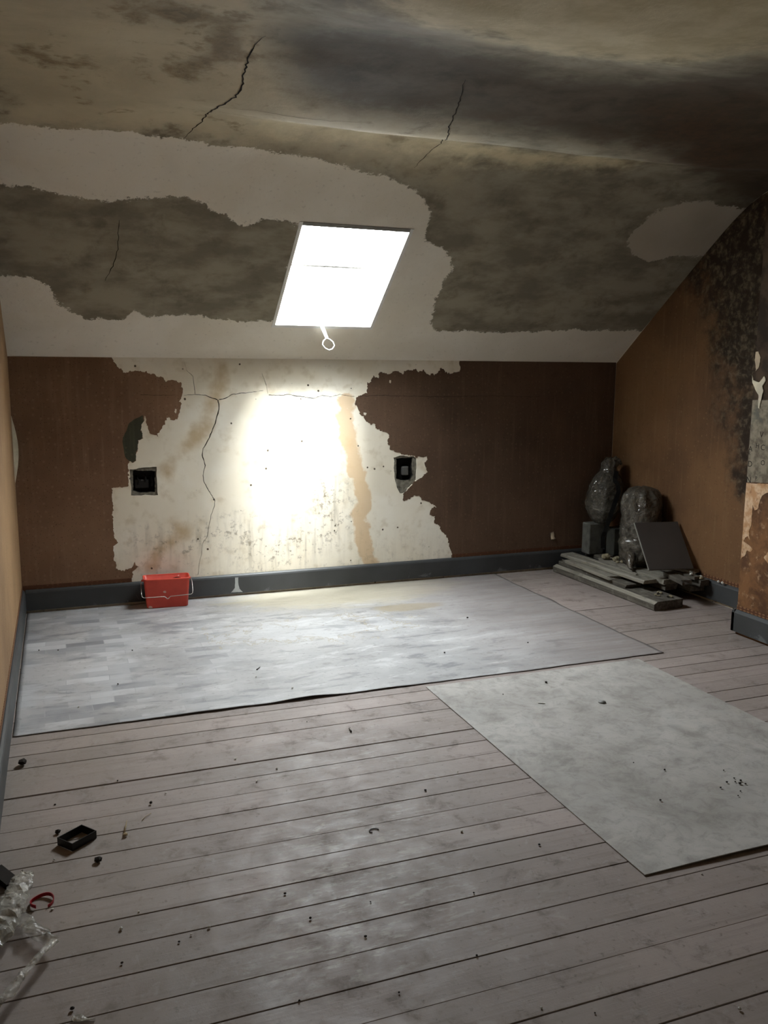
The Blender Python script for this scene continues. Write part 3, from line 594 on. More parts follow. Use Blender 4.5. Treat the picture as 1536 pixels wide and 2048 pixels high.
# skylight: lined shaft, sash, glazing bar, two panes
def SL(x, y, d):   # point on the slope, d out of the room along its outer normal
    return Vector((x, y, np.interp(y, [4.74, 5.395], [2.274, 1.778])))+Vector((0, .757, 1)).normalized()*d
SLk = lambda x, y, d: SL(x, y, 0)+Vector((0, .757, 1)).normalized()*d
win = empty('window_1', SL((SX0+SX1)/2, SY1, 0)); tag(win, 'bright white skylight set in the sloping ceiling', kind='structure')
def slab(name, x0, x1, y0, y1, d0, d1, mat):
    v = [SLx(x, y, d)-win.location for d in (d0, d1) for x, y in ((x0, y0), (x1, y0), (x1, y1), (x0, y1))]
    bm = bmesh.new(); bv = [bm.verts.new(p) for p in v]
    for q in ((0, 1, 2, 3), (7, 6, 5, 4), (0, 4, 5, 1), (1, 5, 6, 2), (2, 6, 7, 3), (3, 7, 4, 0)): bm.faces.new([bv[i] for i in q])
    return link(name, mesh_bm(name, bm), mat, win)
def SLx(x, y, d):
    m_ = (1.778-2.274)/(5.395-4.74); return Vector((x, y, 2.274+m_*(y-4.74)))+Vector((0, -m_, 1)).normalized()*d
e = .02
slab('lining', SX0-e, SX0, SY0-e, SY1+e, -.004, .14, WHITEPAINT); slab('lining', SX1, SX1+e, SY0-e, SY1+e, -.004, .14, WHITEPAINT)
slab('lining', SX0, SX1, SY0-e, SY0, -.004, .14, FRAMEGREY); slab('lining', SX0, SX1, SY1, SY1+e, -.004, .14, WHITEPAINT)
for a in ((SX0-.03, SX0+.014, SY0-.03, SY1+.03), (SX1-.014, SX1+.03, SY0-.03, SY1+.03), (SX0, SX1, SY0-.03, SY0+.012), (SX0, SX1, SY1-.012, SY1+.03)): slab('sash', *a, .14, .17, WHITEPAINT)
yb = 5.10
slab('glazing_bar', SX0, SX1, yb-.006, yb+.006, .142, .165, FRAMEGREY)
slab('pane', SX0+.01, SX1-.01, SY0+.01, yb-.004, .154, .158, GLASS); slab('pane', SX0+.01, SX1-.01, yb+.004, SY1-.01, .154, .158, GLASS)
# daylight sampling portal in the opening
pl_ = bpy.data.lights.new('daylight_portal', 'AREA'); pl_.shape = 'RECTANGLE'; pl_.size = SX1-SX0+.02; pl_.size_y = (SY1-SY0)*1.254+.02; pl_.cycles.is_portal = True
po = bpy.data.objects.new('daylight_portal', pl_); COL.objects.link(po); po.location = SLx((SX0+SX1)/2, (SY0+SY1)/2, .18)
m_ = (1.778-2.274)/(5.395-4.74); po.rotation_euler = Vector((0, m_, -1)).to_track_quat('-Z', 'Y').to_euler()

# ------------------------------------------------------------------ floor coverings
nxs, nys = 150, 60; v = []; f = []
for i in range(nxs):
    for j in range(nys):
        x = XL+.024+(3.0-XL-.024)*i/(nxs-1); tt = j/(nys-1); y = 3.695+(YB-.022-3.695)*tt**1.3
        if j == 0: y += .006*noise.noise((x*3, 0, 1))+.004*noise.noise((x*9, 0, 4))
        if i == nxs-1: x += .02*noise.noise((0, y*4, 2))
        c0 = max(0, 1-(y-3.69)/.16); amp = .002+.012*math.exp(-((x-1.05)/.35)**2)*(.6+.4*math.sin(x*14))+.004*math.exp(-((x-.5)/.3)**2)
        z = .0035+amp*c0*c0+.0012*noise.noise((x*2.2, y*2.2, 9)); v.append((x, y, max(.0025, z)))
top = len(v); v += [(a, b, c-.0022) for a, b, c in v]
for i in range(nxs-1):
    for j in range(nys-1):
        a = i*nys+j; f.append((a, a+nys, a+nys+1, a+1)); f.append((top+a, top+a+1, top+a+nys+1, top+a+nys))
for i in range(nxs-1): a = i*nys; f.append((a, top+a, top+a+nys, a+nys)); a += nys-1; f.append((a, a+nys, top+a+nys, top+a))
for j in range(nys-1): a = j; f.append((a, a+1, top+a+1, top+a)); a += (nxs-1)*nys; f.append((a, top+a, top+a+1, a+1))
lo_ = link('linoleum_sheet', mesh_py('linoleum_sheet', v, f), LINO, None, True); tag(lo_, 'large pale blue-grey floor sheet along the back wall with a curling front edge', 'floor sheet')
nxs, nys = 40, 50; v = []; f = []
for i in range(nxs):
    for j in range(nys):
        x = 1.586+1.22*i/(nxs-1); y = 1.98+1.675*j/(nys-1)
        amp = max(0, 1-(y-1.98)/.15)**2*.006*max(0, math.sin((x-1.6)*4)); v.append((x, y, .0045+amp+.0006*noise.noise((x*3, y*3, 1))))
top = len(v); v += [(a, b, c-.0032) for a, b, c in v]
for i in range(nxs-1):
    for j in range(nys-1):
        a = i*nys+j; f.append((a, a+nys, a+nys+1, a+1)); f.append((top+a, top+a+1, top+a+nys+1, top+a+nys))
for i in range(nxs-1): a = i*nys; f.append((a, top+a, top+a+nys, a+nys)); a += nys-1; f.append((a, a+nys, top+a+nys, top+a))
for j in range(nys-1): a = j; f.append((a, a+1, top+a+1, top+a)); a += (nxs-1)*nys; f.append((a, top+a, top+a+1, a+1))
hb = link('hardboard_sheet', mesh_py('hardboard_sheet', v, f), HARDBOARD); tag(hb, 'dusty grey hardboard sheet lying on the boards at front right', 'floor sheet')

# ------------------------------------------------------------------ red bucket
bk = empty('bucket', (.594, 5.552, .0045), math.radians(-3.5)); tag(bk, 'red plastic oblong paint bucket with wire handle beside the back skirting', 'bucket')
def rrect(hx, hy, r, n=5):
    out = []
    for cx, cy, a0 in ((hx-r, hy-r, 0), (-hx+r, hy-r, 90), (-hx+r, -hy+r, 180), (hx-r, -hy+r, 270)):
        for i in range(n+1): a = math.radians(a0+90*i/n); out.append((cx+r*math.cos(a), cy+r*math.sin(a)))
    return out
def loft(name, rings, mat, parent, cap0=True, cap1=True):
    bm = bmesh.new(); prev = None
    for ring, z in rings:
        cur = [bm.verts.new((x, y, z)) for x, y in ring]
        if prev:
            n = len(cur)
            for i in range(n): bm.faces.new((prev[i], prev[(i+1) % n], cur[(i+1) % n], cur[i]))
        elif cap0: bm.faces.new(cur[::-1])
        prev = cur
    if cap1: bm.faces.new(prev)
    o = link(name, mesh_bm(name, bm), mat, parent, True); return o
H_ = .19
def rr(z, off=0): k = z/H_; return rrect(.128+.014*k+off, .055+.013*k+off, .02+.003*k+off*.5)
loft('body', [(rr(0, -.004), 0), (rr(.004), .004), (rr(.17), .170), (rr(.175, .0005), .176), (rr(H_-.002, .0005), H_-.002), (rr(H_, -.001), H_), (rr(H_, -.0035), H_-.001), (rr(.01, -.004), .008), (rr(.006, -.01), .006)], RED, bk)
rim_o, rim_i = rr(H_, .003), rr(H_, -.004)
loft('rim', [(rr(H_, .0006), H_-.012), (rr(H_, .0038), H_-.011), (rr(H_, .0042), H_-.002), (rr(H_, .002), H_+.001), (rr(H_, -.003), H_+.001), (rr(H_, -.0042), H_-.004)], RED, bk, False, False)
pts = [(.07+.03*math.cos(a)*(1+.3*math.sin(3*a)), .0603+.0*a, .135+.022*math.sin(a)) for a in [i*2*math.pi/14 for i in range(14)]]
me = mesh_py('grime', [(x, .0608-.0, z+.012) for x, y, z in pts]+[(x, .0596, z+.012) for x, y, z in pts], [tuple(range(14)), tuple(range(27, 13, -1))]+[(i, (i+1) % 14, 14+(i+1) % 14, 14+i) for i in range(14)])
link('dried_paint', me, GRIME, bk)
for s in (-1, 1):
    bm = bmesh.new(); bmesh.ops.create_cone(bm, cap_ends=True, segments=12, radius1=.009, radius2=.006, depth=.012, matrix=Matrix.Translation((s*.147, 0, .172)) @ Matrix.Rotation(math.pi/2*s, 4, 'Y')); link('handle_lug', mesh_bm('handle_lug', bm), RED, bk, True)
hp = [(-.154, 0, .172), (-.158, -.03, .150), (-.158, -.072, .105), (-.155, -.088, .088), (-.145, -.093, .082), (-.02, -.096, .082), (-.012, -.097, .077), (-.004, -.098, .068), (.004, -.098, .068), (.012, -.097, .077), (.02, -.096, .082), (.145, -.093, .086), (.155, -.088, .092), (.158, -.072, .109), (.158, -.03, .152), (.154, 0, .172)]
hd = tube('handle', hp, .0022, WIRE, bk); hd['label'] = 'thin galvanised wire handle hanging at the front'

# ------------------------------------------------------------------ socket holes in the back wall
def recess(name, label, hole, outer, par_extra):
    cx = sum(p[0] for p in hole)/len(hole); cz = sum(p[1] for p in hole)/len(hole)
    r = empty(name, (cx, YB, cz)); tag(r, label, 'wall box')
    L = lambda u, v, d: (u-cx, .0-d, v-cz)
    s = sheet('mortar_surround', outer, [hole], lambda u, v, d: (u-cx, -d+.003*noise.noise((u*60, v*60, 1)), v-cz), (0, -1, 0), .01, CEMENT, r, grid=.006, top=-.006)
    n = len(hole); v = [(u-cx, .006, w-cz) for u, w in hole]+[(u-cx, .055, w-cz) for u, w in hole]
    f = [(i, (i+1) % n, n+(i+1) % n, n+i) for i in range(n)]+[tuple(range(n, 2*n))]
    link('box_shell', mesh_py('box_shell', v, f), BOXIN, r)
    return r, cx, cz
r, cx, cz = recess('socket_recess', 'empty square socket hole in plaster above the red bucket', boxL, recL, 0)
for k, (a, b, c0) in enumerate(((-.045, .03, .0), (.0, .035, .01), (.04, .03, -.01))):
    tube('cable_stub', [(a, .05, b), (a+.004, .03, b-.01), (a+.01, .02, b-.03+c0), (a+.004, .022, b-.055+c0)], .005, BOXIN, r, 6)
bm = bmesh.new(); box_bm(bm, -.06, .03, .03, .05, -.05, .01, .004); link('terminal_block', mesh_bm('terminal_block', bm), BLACKPL, r)
bm = bmesh.new(); box_bm(bm, -.02, -.005, .02, .032, .0, .006, .001); link('screw_plate', mesh_bm('screw_plate', bm), SWITCH, r)
r, cx, cz = recess('switch_recess', 'switch hole with a small grey fitting beside the brown wallpaper edge', boxR, recR, 0)
bm = bmesh.new(); box_bm(bm, -.008, .038, .012, .05, -.05, .012, .005); link('switch_body', mesh_bm('switch_body', bm), SWITCH, r)

# ------------------------------------------------------------------ white stay with looped end hanging from the skylight
st = empty('window_stay', (1.585, 5.40, 1.775)); tag(st, 'white strap with a looped end hanging from the skylight', 'window stay')
ysx = -.02
p0 = [on_back(*p, 5.375) for p in ((640, 652), (648, 652), (657, 676), (651, 677))]
v = [(x-1.585, -.025, z-1.775) for x, z in p0]+[(x-1.585, -.021, z-1.775) for x, z in p0]
link('strap', mesh_py('strap', v, [(0, 1, 2, 3), (7, 6, 5, 4), (0, 4, 5, 1), (1, 5, 6, 2), (2, 6, 7, 3), (3, 7, 4, 0)]), WHITEPAINT, st)
lp = [on_back(*p, 5.375) for p in ((653, 676), (647, 682), (645, 689), (650, 696), (658, 700), (665, 698), (669, 691), (666, 684), (660, 679))]
tube('loop', [(x-1.585, -.023, z-1.775) for x, z in lp], .0035, WHITEPAINT, st, 8, True)

# ------------------------------------------------------------------ plank pile in the corner
def plank(label, x0, x1, y0, y1, z0, z1, mat=WOOD, yaw=0.0, pitch=0.0, chamfer=0.0, ragged=.01, seed=0, parts=None, rollx=0.0):
    """a board along Y with slightly ragged ends; origin at its underside centre"""
    w, L, h = x1-x0, y1-y0, z1-z0; rr_ = random.Random(seed); n = 8; bm = bmesh.new()
    sec = [(-w/2+chamfer*.15, 0), (w/2, 0), (w/2, h), (-w/2+chamfer, h), (-w/2, h-chamfer*.8 if chamfer else h*.96), (-w/2, h*.1)]
    rows = []
    for i in range(n+1):
        y = -L/2+L*i/n
        rows.append([bm.verts.new((x+.0012*noise.noise((i, k, seed)), y+(rr_.uniform(-ragged, ragged) if i in (0, n) else 0), max(0, z+.001*noise.noise((i*2, k, seed+5))))) for k, (x, z) in enumerate(sec)])
    m_ = len(sec)
    for i in range(n):
        for k in range(m_): bm.faces.new((rows[i][k], rows[i][(k+1) % m_], rows[i+1][(k+1) % m_], rows[i+1][k]))
    bm.faces.new(rows[0]); bm.faces.new(rows[-1][::-1])
    if chamfer:  # paler chamfer faces paint in the light that hits this edge
        for r_a, r_b in zip(rows, rows[1:]):
            for fc in r_a[3].link_faces:
                if r_a[4] in fc.verts and r_b[3] in fc.verts: fc.material_index = 1
    o = link('plank', mesh_bm('plank', bm), mat); o.data.materials.append(PALEWOOD); o.location = ((x0+x1)/2, (y0+y1)/2, z0); o.rotation_euler = (pitch, rollx, yaw)
    tag(o, label, 'plank', 'old planks piled in the right corner'); return o
plank('thick chamfered plank lying lowest on the floor at the pile front', 3.47, 3.70, 4.41, 5.58, .001, .060, WOOD, .02, chamfer=.022, seed=1)
plank('short dusty plank resting on the lowest chamfered plank', 3.505, 3.63, 4.76, 5.56, .061, .086, WOOD, .03, seed=2)
plank('pale splintered plank end under the long moulded plank', 3.49, 3.60, 4.92, 5.50, .087, .108, PALEWOOD, -.02, ragged=.025, seed=3)
plank('long pale moulded plank on top at the pile front', 3.555, 3.665, 4.66, 5.60, .110, .134, PALEWOOD, .05, chamfer=.008, seed=4)
plank('thin pale lath lying along the long moulded plank', 3.60, 3.625, 4.80, 5.50, .136, .146, PALEWOOD, .05, seed=15)
plank('grey plank beside the long moulded plank, square end towards the room', 3.70, 3.80, 4.60, 5.34, .108, .140, PALEWOOD, .01, seed=5)
plank('buried plank on the floor beneath the pile', 3.72, 3.85, 4.80, 5.60, .001, .055, WOOD, 0, seed=6)
plank('second buried plank on the floor against the right skirting', 3.87, 3.975, 4.82, 5.60, .001, .060, WOOD, 0, seed=7)
plank('plank bridging the buried planks below the dark board', 3.73, 3.83, 4.62, 5.36, .064, .104, WOOD, -.01, seed=8)
plank('wide plank under the right-hand offcuts of the pile', 3.86, 3.97, 4.53, 5.36, .066, .108, WOOD, .0, seed=9)
plank('thin light batten just below the dark leaning board', 3.815, 3.865, 4.64, 5.30, .110, .138, PALEWOOD, .01, seed=10)
plank('narrow batten lying askew over the pile near the skirting', 3.85, 3.905, 4.50, 4.86, .152, .172, WOOD, .07, seed=11)
plank('topmost right plank of the pile with a dark square end', 3.895, 3.972, 4.48, 4.90, .110, .150, WOOD, -.01, seed=12)
plank('tilted offcut with a pale broken corner on the pile', 3.745, 3.82, 4.44, 4.70, .142, .170, WOOD, -.2, ragged=.02, seed=13)
plank('short offcut lying crosswise on the pile by the skirting', 3.88, 3.965, 4.58, 4.74, .174, .192, PALEWOOD, .25, ragged=.015, seed=14)
def lump(name, c, r, mat, seed, sq=(1, 1, .7), sub=2):
    bm = bmesh.new(); bmesh.ops.create_icosphere(bm, subdivisions=sub, radius=1)
    for v in bm.verts:
        d = 1+.35*noise.noise(v.co*1.6+Vector((seed*3.1, 0, 0)))+.15*noise.noise(v.co*4+Vector((0, seed, 0)))
        v.co = Vector((v.co.x*sq[0], v.co.y*sq[1], v.co.z*sq[2]))*d*r
    zmin = min(v.co.z for v in bm.verts)
    for v in bm.verts: v.co.z -= zmin
    o = link(name, mesh_bm(name, bm), mat); o.location = c; return o
R = random.Random(9)
for i, (x, y, z, r_) in enumerate(((3.71, 5.27, .141, .032), (3.74, 5.20, .141, .022), (3.78, 5.23, .141, .020), (3.755, 5.13, .141, .018), (3.80, 5.16, .14, .014), (3.72, 5.14, .141, .014))):
    tag(lump('plaster_lump', (x, y, z), r_, RUBBLE, i), ('largest cream plaster lump on the planks in front of the bags', 'second largest cream plaster lump, right beside the largest one', 'cream plaster lump nearest the dark block', 'cream plaster lump just left of the fat bag foot', 'small cream plaster lump touching the fat rubble bag', 'small cream plaster lump in front of the largest one')[i], 'rubble', 'plaster lumps behind the planks')
for i in range(11):
    x, y = R.uniform(3.58, 3.67), R.uniform(4.46, 4.72); tag(lump('plaster_crumb', (x, y, .0605), R.uniform(.006, .014), RUBBLE if i % 3 else GRIT, i+20, sub=1), 'small crumb on the bare end of the lowest plank', 'rubble', 'crumbs on the lowest plank')
for i, (x, y, z) in enumerate(((3.90, 4.68, .193), (3.94, 4.53, .151), (3.93, 4.62, .193), (3.87, 4.54, .173), (3.92, 4.50, .151))):
    tag(lump('plaster_chip', (x, y, z), .014, CHIP if i % 2 else RUBBLE, i+50, sub=1), 'pale plaster chip among the offcuts near the right skirting', 'rubble', 'pale chips on the offcuts')
for i, (x, y) in enumerate(((3.972, 4.40), (3.968, 4.36))):
    tag(lump('plaster_flake', (x, y, .148), .012, CHIP, i+70, (.6, 1, .8), 1), 'white flake lying on top of the right skirting board', 'rubble', 'flakes on the right skirting')

# blocks under the bags
b1 = box('concrete_block', (-.065, .065, -.05, .05, 0, .235), BLOCK, None, .006); b1.location = (3.745, 5.50, .141); tag(b1, 'light grey block standing under the left rubble bag', 'block')
b2 = box('dark_block', (-.07, .075, -.05, .06, 0, .205), BLOCKD, None, .006); b2.location = (3.905, 5.41, .141); tag(b2, 'dark block standing between the two rubble bags', 'block')
bsup = box('plank_packer', (-.13, .13, -.10, .10, 0, .03), WOOD, None, .003); bsup.location = (3.86, 5.47, .110); tag(bsup, 'short packing board under the blocks in the far corner', 'plank')

def bag(name, label, loc, prof, mat, seed, ax=1.0, ay=1.0, lean=(0, 0)):
    r = empty(name, loc); tag(r, label, 'rubble bag', 'rubble bags in the corner'); n = 56; rows = []; bm = bmesh.new()
    ztop = prof[-1][0]; zs = [p[0] for p in prof]; rs = [p[1] for p in prof]; m_ = 60
    for j in range(m_+1):
        z = ztop*j/m_; rad = float(np.interp(z, zs, rs)); row = []
        for i in range(n):
            a = 2*math.pi*i/n; d = Vector((math.cos(a)*3, math.sin(a)*3, z*9+seed*5))
            w = .10*noise.noise(d*.5)+.10*abs(noise.noise(d*1.1+Vector((2, 0, 0))))+.05*abs(noise.noise(d*2.6))+.02*noise.noise(d*5)-.06
            pleat = .10*math.cos(a*9+3*noise.noise((z*6, seed, 0)))*max(0, (z/ztop-.72)/.28)
            R_ = rad*(1+w*1.3+pleat); row.append(bm.verts.new((R_*ax*math.cos(a)+lean[0]*(z/ztop)**1.6, R_*ay*math.sin(a)+lean[1]*(z/ztop)**1.6, z+.01*noise.noise(d*1.3) if 0 < j else 0)))
        rows.append(row)
    for j in range(m_):
        for i in range(n): bm.faces.new((rows[j][i], rows[j][(i+1) % n], rows[j+1][(i+1) % n], rows[j+1][i]))
    bm.faces.new(rows[0][::-1]); bm.faces.new(rows[-1])
    fb_ = bm.copy(); sk = link('sack', mesh_bm(name, bm), mat, r, True)
    for v_ in fb_.verts:                                         # crinkled clear film drawn over the contents
        rad_ = Vector((v_.co.x, v_.co.y, 0)); k_ = .004+.010*abs(noise.noise(v_.co*26+Vector((seed, 0, 0))))+.006*noise.noise(v_.co*60)
        if rad_.length > .01: v_.co += rad_.normalized()*k_
    link('film', mesh_bm('film', fb_), BAGFILM, sk, False); return r
g1 = bag('rubble_bag', 'tied clear rubble bag standing on the light grey block in the corner', (3.795, 5.465, .377), [(0, .04), (.03, .08), (.10, .12), (.20, .135), (.28, .128), (.34, .10), (.385, .060), (.41, .052), (.45, .062), (.49, .03)], BAG, 1, lean=(.05, 0))
tube('tie', [(.045+.06*math.cos(a), .06*math.sin(a), .385+.004*math.sin(2*a)) for a in [i*2*math.pi/16 for i in range(16)]], .006, BAG, g1, 6, True)
bm = bmesh.new(); tube_bm(bm, [(.06, -.01, .46), (.085, -.02, .485), (.105, -.03, .47), (.12, -.04, .44)], [.022, .02, .016, .008], 8); link('knot_tail', mesh_bm('knot_tail', bm), BAG, g1, True)
g2 = bag('rubble_bag', 'fat clear rubble bag slumped behind the dark leaning board', (3.835, 5.05, .141), [(0, .10), (.05, .135), (.15, .15), (.30, .15), (.42, .145), (.50, .128), (.545, .09), (.56, .03)], BAG2, 2, ax=1.0, ay=.92)
# foot of film trailing out of the second bag
bm = bmesh.new(); tube_bm(bm, [(-.12, -.06, .10), (-.15, -.10, .05), (-.165, -.13, .018), (-.17, -.16, .008)], [.035, .03, .018, .006], 8)
for v_ in bm.verts: v_.co += Vector(noise.noise_vector(v_.co*40))*.008; v_.co.z = max(v_.co.z, .001)
link('film_tail', mesh_bm('film_tail', bm), BAG2, g2, True)
# black webbing strap over the bags
def strap(name, pts, w, th, mat):
    bm = bmesh.new(); rows = []
    P = [Vector(p) for p in pts]
    for i, p in enumerate(P):
        t_ = (P[min(i+1, len(P)-1)]-P[max(0, i-1)]).normalized(); side = t_.cross(fw).normalized(); nn = side.cross(t_).normalized()
        rows.append([bm.verts.new(p+side*w/2*s+nn*th/2*k) for s, k in ((-1, -1), (1, -1), (1, 1), (-1, 1))])
    for i in range(len(P)-1):
        for k in range(4): bm.faces.new((rows[i][k], rows[i][(k+1) % 4], rows[i+1][(k+1) % 4], rows[i+1][k]))
    bm.faces.new(rows[0]); bm.faces.new(rows[-1][::-1]); return link(name, mesh_bm(name, bm), mat)
def sp(px, py, Y): x, z = on_back(px, py, Y); return (x, Y, z)
so = strap('webbing_strap', [sp(1233, 942, 5.34), sp(1230, 955, 5.33), sp(1230, 962, 5.32), sp(1236, 970, 5.30), sp(1237, 985, 5.28), sp(1228, 1010, 5.27), sp(1218, 1040, 5.28), sp(1210, 1064, 5.30), sp(1206, 1072, 5.32), sp(1206, 1096, 5.33)], .032, .003, BLACK)
tag(so, 'black webbing strap hanging down the front of the left rubble bag', 'strap')
# dark square board leaning on the fat bag
BL, BR = on_floor(1298, 1140, .206), on_floor(1388, 1137, .206)
ex = (BR-BL).normalized(); en = Vector((-ex.y, ex.x, 0)); W_ = (BR-BL).length
best = None
for d_ in np.linspace(0, .3, 61):
    for h_ in np.linspace(.15, .4, 51):
        q = BL+en*d_+Vector((0, 0, h_)); rel = q-Vector((0, 0, CAMH)); k = rel.dot(fw); u_, v_ = 768+FPX*rel.dot(rt)/k, 1024-FPX*rel.dot(up)/k
        er = (u_-1268)**2+(v_-1045)**2
        if best is None or er < best[0]: best = (er, d_, h_)
_, d_, h_ = best; upv = (en*d_+Vector((0, 0, h_))); Lh = upv.length; ez = upv.normalized(); ey = ez.cross(ex)
tl = empty('dark_board', BL); tag(tl, 'dark grey square board leaning against the fat rubble bag', 'board')
Mx = Matrix((ex, ey, ez)).transposed().to_4x4()
bm = bmesh.new(); box_bm(bm, 0, W_, .0025, .012, 0, Lh, .0015, Mx); link('core', mesh_bm('core', bm), BOARDEDGE, tl)
bm = bmesh.new(); box_bm(bm, .002, W_-.001, 0, .003, .001, Lh-.001, .001, Mx); link('face', mesh_bm('face', bm), DARKTILE, tl)

# ------------------------------------------------------------------ litter in the foreground
fr_ = empty('square_collar', (-.012, 2.765, 0), math.radians(38)); tag(fr_, 'small black plastic square collar on the floorboards at lower left', 'plastic collar')
hx, hy, hh, th = .048, .036, .026, .003
for n_, b_ in (('side', (-hx, hx, -hy, -hy+th, 0, hh)), ('side', (-hx, hx, hy-th, hy, 0, hh)), ('side', (-hx, -hx+th, -hy+th, hy-th, 0, hh)), ('side', (hx-th, hx, -hy+th, hy-th, 0, hh))):
    box(n_, b_, BLACKPL, fr_, .0006)
pts = []
for i in range(22):
    a = math.radians(-60+i*300/21); pts.append((-.113+.030*math.cos(a)*1.0, 2.452+.030*math.sin(a), .008+.003*math.sin(a*2)))
bm = bmesh.new(); P = [Vector(p) for p in pts]; rows = []
for i, p in enumerate(P):
    o_ = (p-Vector((-.113, 2.452, p.z))).normalized(); rows.append([bm.verts.new(p+o_*a+Vector((0, 0, b))) for a, b in ((0, -.005), (.002, -.005), (.0025, .005), (.0005, .005))])
for i in range(len(rows)-1):
    for k in range(4): bm.faces.new((rows[i][k], rows[i][(k+1) % 4], rows[i+1][(k+1) % 4], rows[i+1][k]))
bm.faces.new(rows[0]); bm.faces.new(rows[-1][::-1])
for v_ in bm.verts: v_.co.z = max(.0, v_.co.z-.001)
rs = link('plastic_seal', mesh_bm('plastic_seal', bm), REDPL); tag(rs, 'broken red plastic bottle seal ring on the floorboards', 'plastic seal')

def crumple(name, path, widths, mat, parent, amp, seed, nw=9, thick=.25):
    """crumpled hollow film tube flattened along a path"""
    P = [Vector(p) for p in path]; out = []; wds = []
    for i in range(len(P)-1):
        for k in range(8): out.append(P[i].lerp(P[i+1], k/8)); wds.append(widths[i]+(widths[i+1]-widths[i])*k/8)
    out.append(P[-1]); wds.append(widths[-1]); bm = bmesh.new(); rows = []; n = nw*2
    for i, p in enumerate(out):
        t_ = (out[min(i+1, len(out)-1)]-out[max(0, i-1)]).normalized(); side = t_.cross(Vector((0, 0, 1))).normalized(); row = []
        for k in range(n):
            a = 2*math.pi*k/n; q = p+side*wds[i]*.5*math.cos(a)+Vector((0, 0, 1))*wds[i]*.5*thick*math.sin(a)
            q += Vector(noise.noise_vector(q*45+Vector((seed, 0, 0))))*amp+Vector(noise.noise_vector(q*120))*amp*.5; q.z = max(q.z, .0015); q.x = max(q.x, XL+.024); row.append(bm.verts.new(q))
        rows.append(row)
    for i in range(len(rows)-1):
        for k in range(n): bm.faces.new((rows[i][k], rows[i][(k+1) % n], rows[i+1][(k+1) % n], rows[i+1][k]))
    bm.faces.new(rows[0]); bm.faces.new(rows[-1][::-1]); return link(name, mesh_bm(name, bm), mat, parent, False)
pw = empty('plastic_wrapper', (0, 0, 0)); tag(pw, 'crumpled clear plastic wrapper with trailing strips at the lower left corner', 'plastic wrapper')
def fl(px, py, z): p = on_floor(px, py, z); return (p.x, p.y, p.z)
crumple('crumpled_end', [fl(-25, 1895, .03), fl(0, 1850, .04), fl(28, 1800, .045), fl(42, 1765, .035), fl(50, 1746, .02)], [.07, .085, .07, .06, .045], CLEAR, pw, .010, 1, thick=.5)
crumple('film_strip', [fl(38, 1825, .02), fl(55, 1850, .028), fl(80, 1868, .03), fl(105, 1885, .03)], [.03, .045, .05, .03], CLEARTHIN, pw, .008, 5, thick=.18)
crumple('twisted_strip', [fl(108, 1880, .035), fl(75, 1915, .045), fl(40, 1955, .045), fl(15, 1990, .04), fl(-15, 2015, .03), fl(-50, 2060, .012)], [.022, .020, .024, .026, .026, .02], CLEAR, pw, .005, 9, thick=.5)
sh = crumple('plastic_shard', [fl(142, 2037, .004), fl(160, 2036, .006), fl(190, 2038, .004)], [.012, .018, .008], CLEAR, None, .004, 3, thick=.3); tag(sh, 'clear plastic shard at the bottom edge of the floor', 'plastic shard')
sp_ = plank('x', -.24, -.20, 2.56, 2.66, .001, .02, GRIT, .5, seed=33, ragged=.02); sp_.name = 'wood_splinter'; tag(sp_, 'dark broken wood splinter behind the clear plastic wrapper', 'splinter'); del sp_['group']

def nail(name, label, px, py, L, ang, mat=STEEL, z=.0015, bend=.0):
    p = on_floor(px, py, z); d = Vector((math.cos(ang), math.sin(ang), 0)); s = Vector((-d.y, d.x, 0)); r_ = .0022
    o = tube(name, [p-d*L/2+Vector((0, 0, r_)), p+s*bend*.5+Vector((0, 0, r_)), p+d*L*.3+s*bend+Vector((0, 0, r_)), p+d*L/2+s*bend*.2+Vector((0, 0, r_))], [r_*1.6, r_, r_, r_*.5], mat, None, 6); tag(o, label, 'nail'); return o
nail('screw', 'rusty screw lying on the pale floor sheet near its front edge', 517, 1337, .045, math.radians(55), z=.005)
nail('bent_nail', 'bent pale nail on the floorboards in front of the hardboard edge', 702, 1460, .04, math.radians(75), STEEL, bend=.008)
o = tube('straw', [on_floor(248, 1668, .004), on_floor(251, 1655, .008), on_floor(254, 1640, .012)], [.003, .0025, .001], STRAW, None, 6); tag(o, 'upright pale straw stub on the floorboards near the black collar', 'straw')
o = tube('straw', [on_floor(284, 1641, .003), on_floor(290, 1634, .003), on_floor(302, 1626, .003)], .0012, STRAW, None, 6); tag(o, 'thin pale straw lying flat beyond the straw stub', 'straw')
bm = bmesh.new(); bmesh.ops.create_cone(bm, cap_ends=True, segments=20, radius1=.017, radius2=.016, depth=.006); bmesh.ops.bevel(bm, geom=[e for e in bm.edges if abs(e.verts[0].co.z-e.verts[1].co.z) < 1e-5 and e.verts[0].co.z > 0], offset=.0015, segments=2, affect='EDGES')
cpo = link('bottle_cap', mesh_bm('bottle_cap', bm), simple('cap_grey', '#8f8d88', .5), None, True); p = on_floor(1204, 1405, .0048); cpo.location = (p.x, p.y, .0085); tag(cpo, 'grey round cap lying on the hardboard sheet', 'cap')
bm = bmesh.new(); box_bm(bm, -.016, .016, -.003, .003, 0, .003, .0008); o = link('white_strip', mesh_bm('white_strip', bm), CHIP); p = on_floor(1083, 1407, .005); o.location = (p.x, p.y, .0055); o.rotation_euler.z = -.5; tag(o, 'short white plastic strip on the hardboard sheet', 'strip')
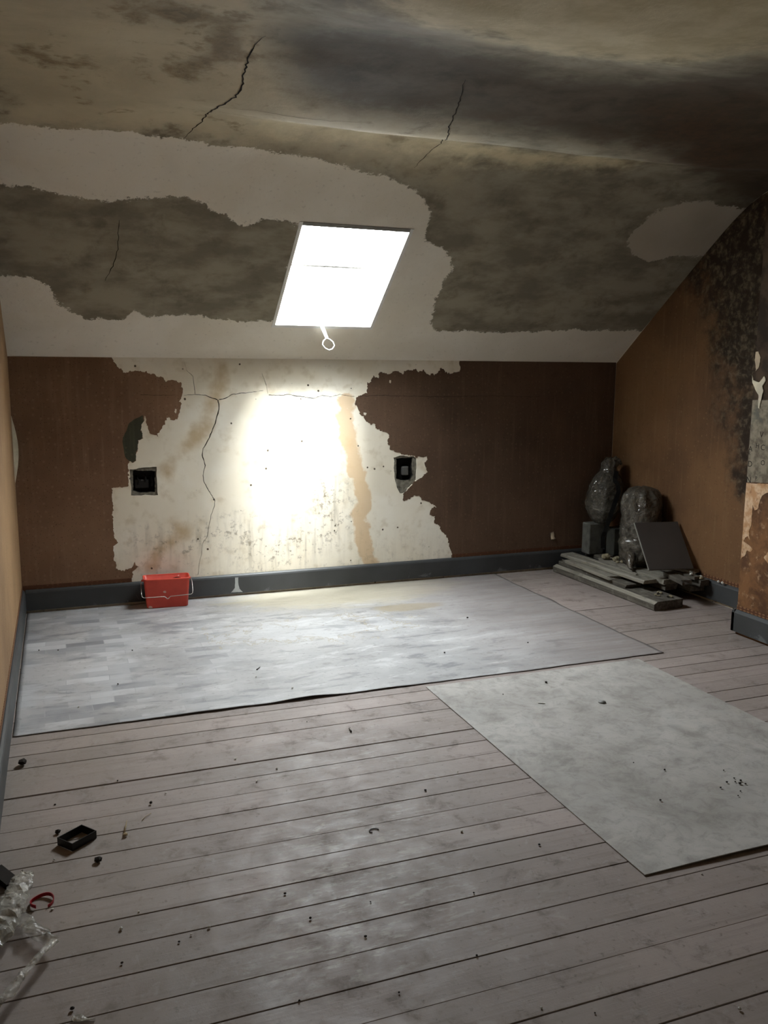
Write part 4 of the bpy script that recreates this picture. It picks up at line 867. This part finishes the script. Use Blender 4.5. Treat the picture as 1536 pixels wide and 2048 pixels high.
p = on_floor(748, 1662, .001); bm = bmesh.new(); tube_bm(bm, [(.016*math.cos(a), .012*math.sin(a), .002) for a in [i*math.pi*1.3/12 for i in range(13)]], .002, 6); o = link('metal_ring', mesh_bm('metal_ring', bm), STEEL, None, True); o.location = p; tag(o, 'broken curved ring on the worn floorboards in the foreground', 'ring')
on_l = lambda x, y: .0052 if (y > 3.69 and x < 3.0) else (.0058 if (1.586 < x < 2.8 and 1.98 < y < 3.65) else .0008)
# single bits that read on their own
for i, (px, py, r_, mt, lab) in enumerate(((116, 1667, .010, GRIT, 'dark crumb just behind the black plastic collar'), (197, 1724, .013, GRIT, 'triangular dark stone in front of the black plastic collar'), (302, 1608, .007, GRIT, 'dark crumb at the tip of the thin straw'), (251, 1672, .009, STRAW, 'tan crumb at the foot of the straw stub'), (45, 1531, .018, GRIT, 'dark knot of dirt on the boards by the left wall'), (1092, 1368, .007, GRIT, 'lone dark crumb at the back of the hardboard sheet'), (145, 2020, .006, GRIT, 'dark crumb beside the clear plastic shard'), (935, 1238, .007, GRIT, 'dark crumb on the pale sheet towards the plank pile'))):
    p = on_floor(px, py); tag(lump('floor_crumb', (p.x, p.y, on_l(p.x, p.y)), r_, mt, i+90, sub=1), lab, 'crumb')
R = random.Random(31); n_ = 0
while n_ < 46:
    px, py = R.uniform(60, 1536), R.uniform(1210, 2040); p = on_floor(px, py)
    if p.x < -.2 or p.x > 3.4 or p.y > 5.5: continue
    s = R.random()
    if s < .55: tag(lump('grit_speck', (p.x, p.y, on_l(p.x, p.y)), R.uniform(.0025, .005), GRIT, n_, sub=1), 'tiny dark speck of grit scattered over the floor', 'grit', 'dark grit on the floor')
    else: tag(lump('plaster_speck', (p.x, p.y, on_l(p.x, p.y)), R.uniform(.0025, .0055), CHIP, n_, sub=1), 'tiny white speck of plaster scattered over the floor', 'plaster speck', 'white specks on the floor')
    n_ += 1
R = random.Random(8)
for i in range(9):
    p = on_floor(R.gauss(1470, 16), R.gauss(1565, 12)); tag(lump('dirt_speck', (p.x, p.y, .0058), R.uniform(.003, .006), GRIT, i+130, sub=1), 'dark dirt crumb in the small cluster on the right of the hardboard', 'dirt', 'dirt cluster on the hardboard')
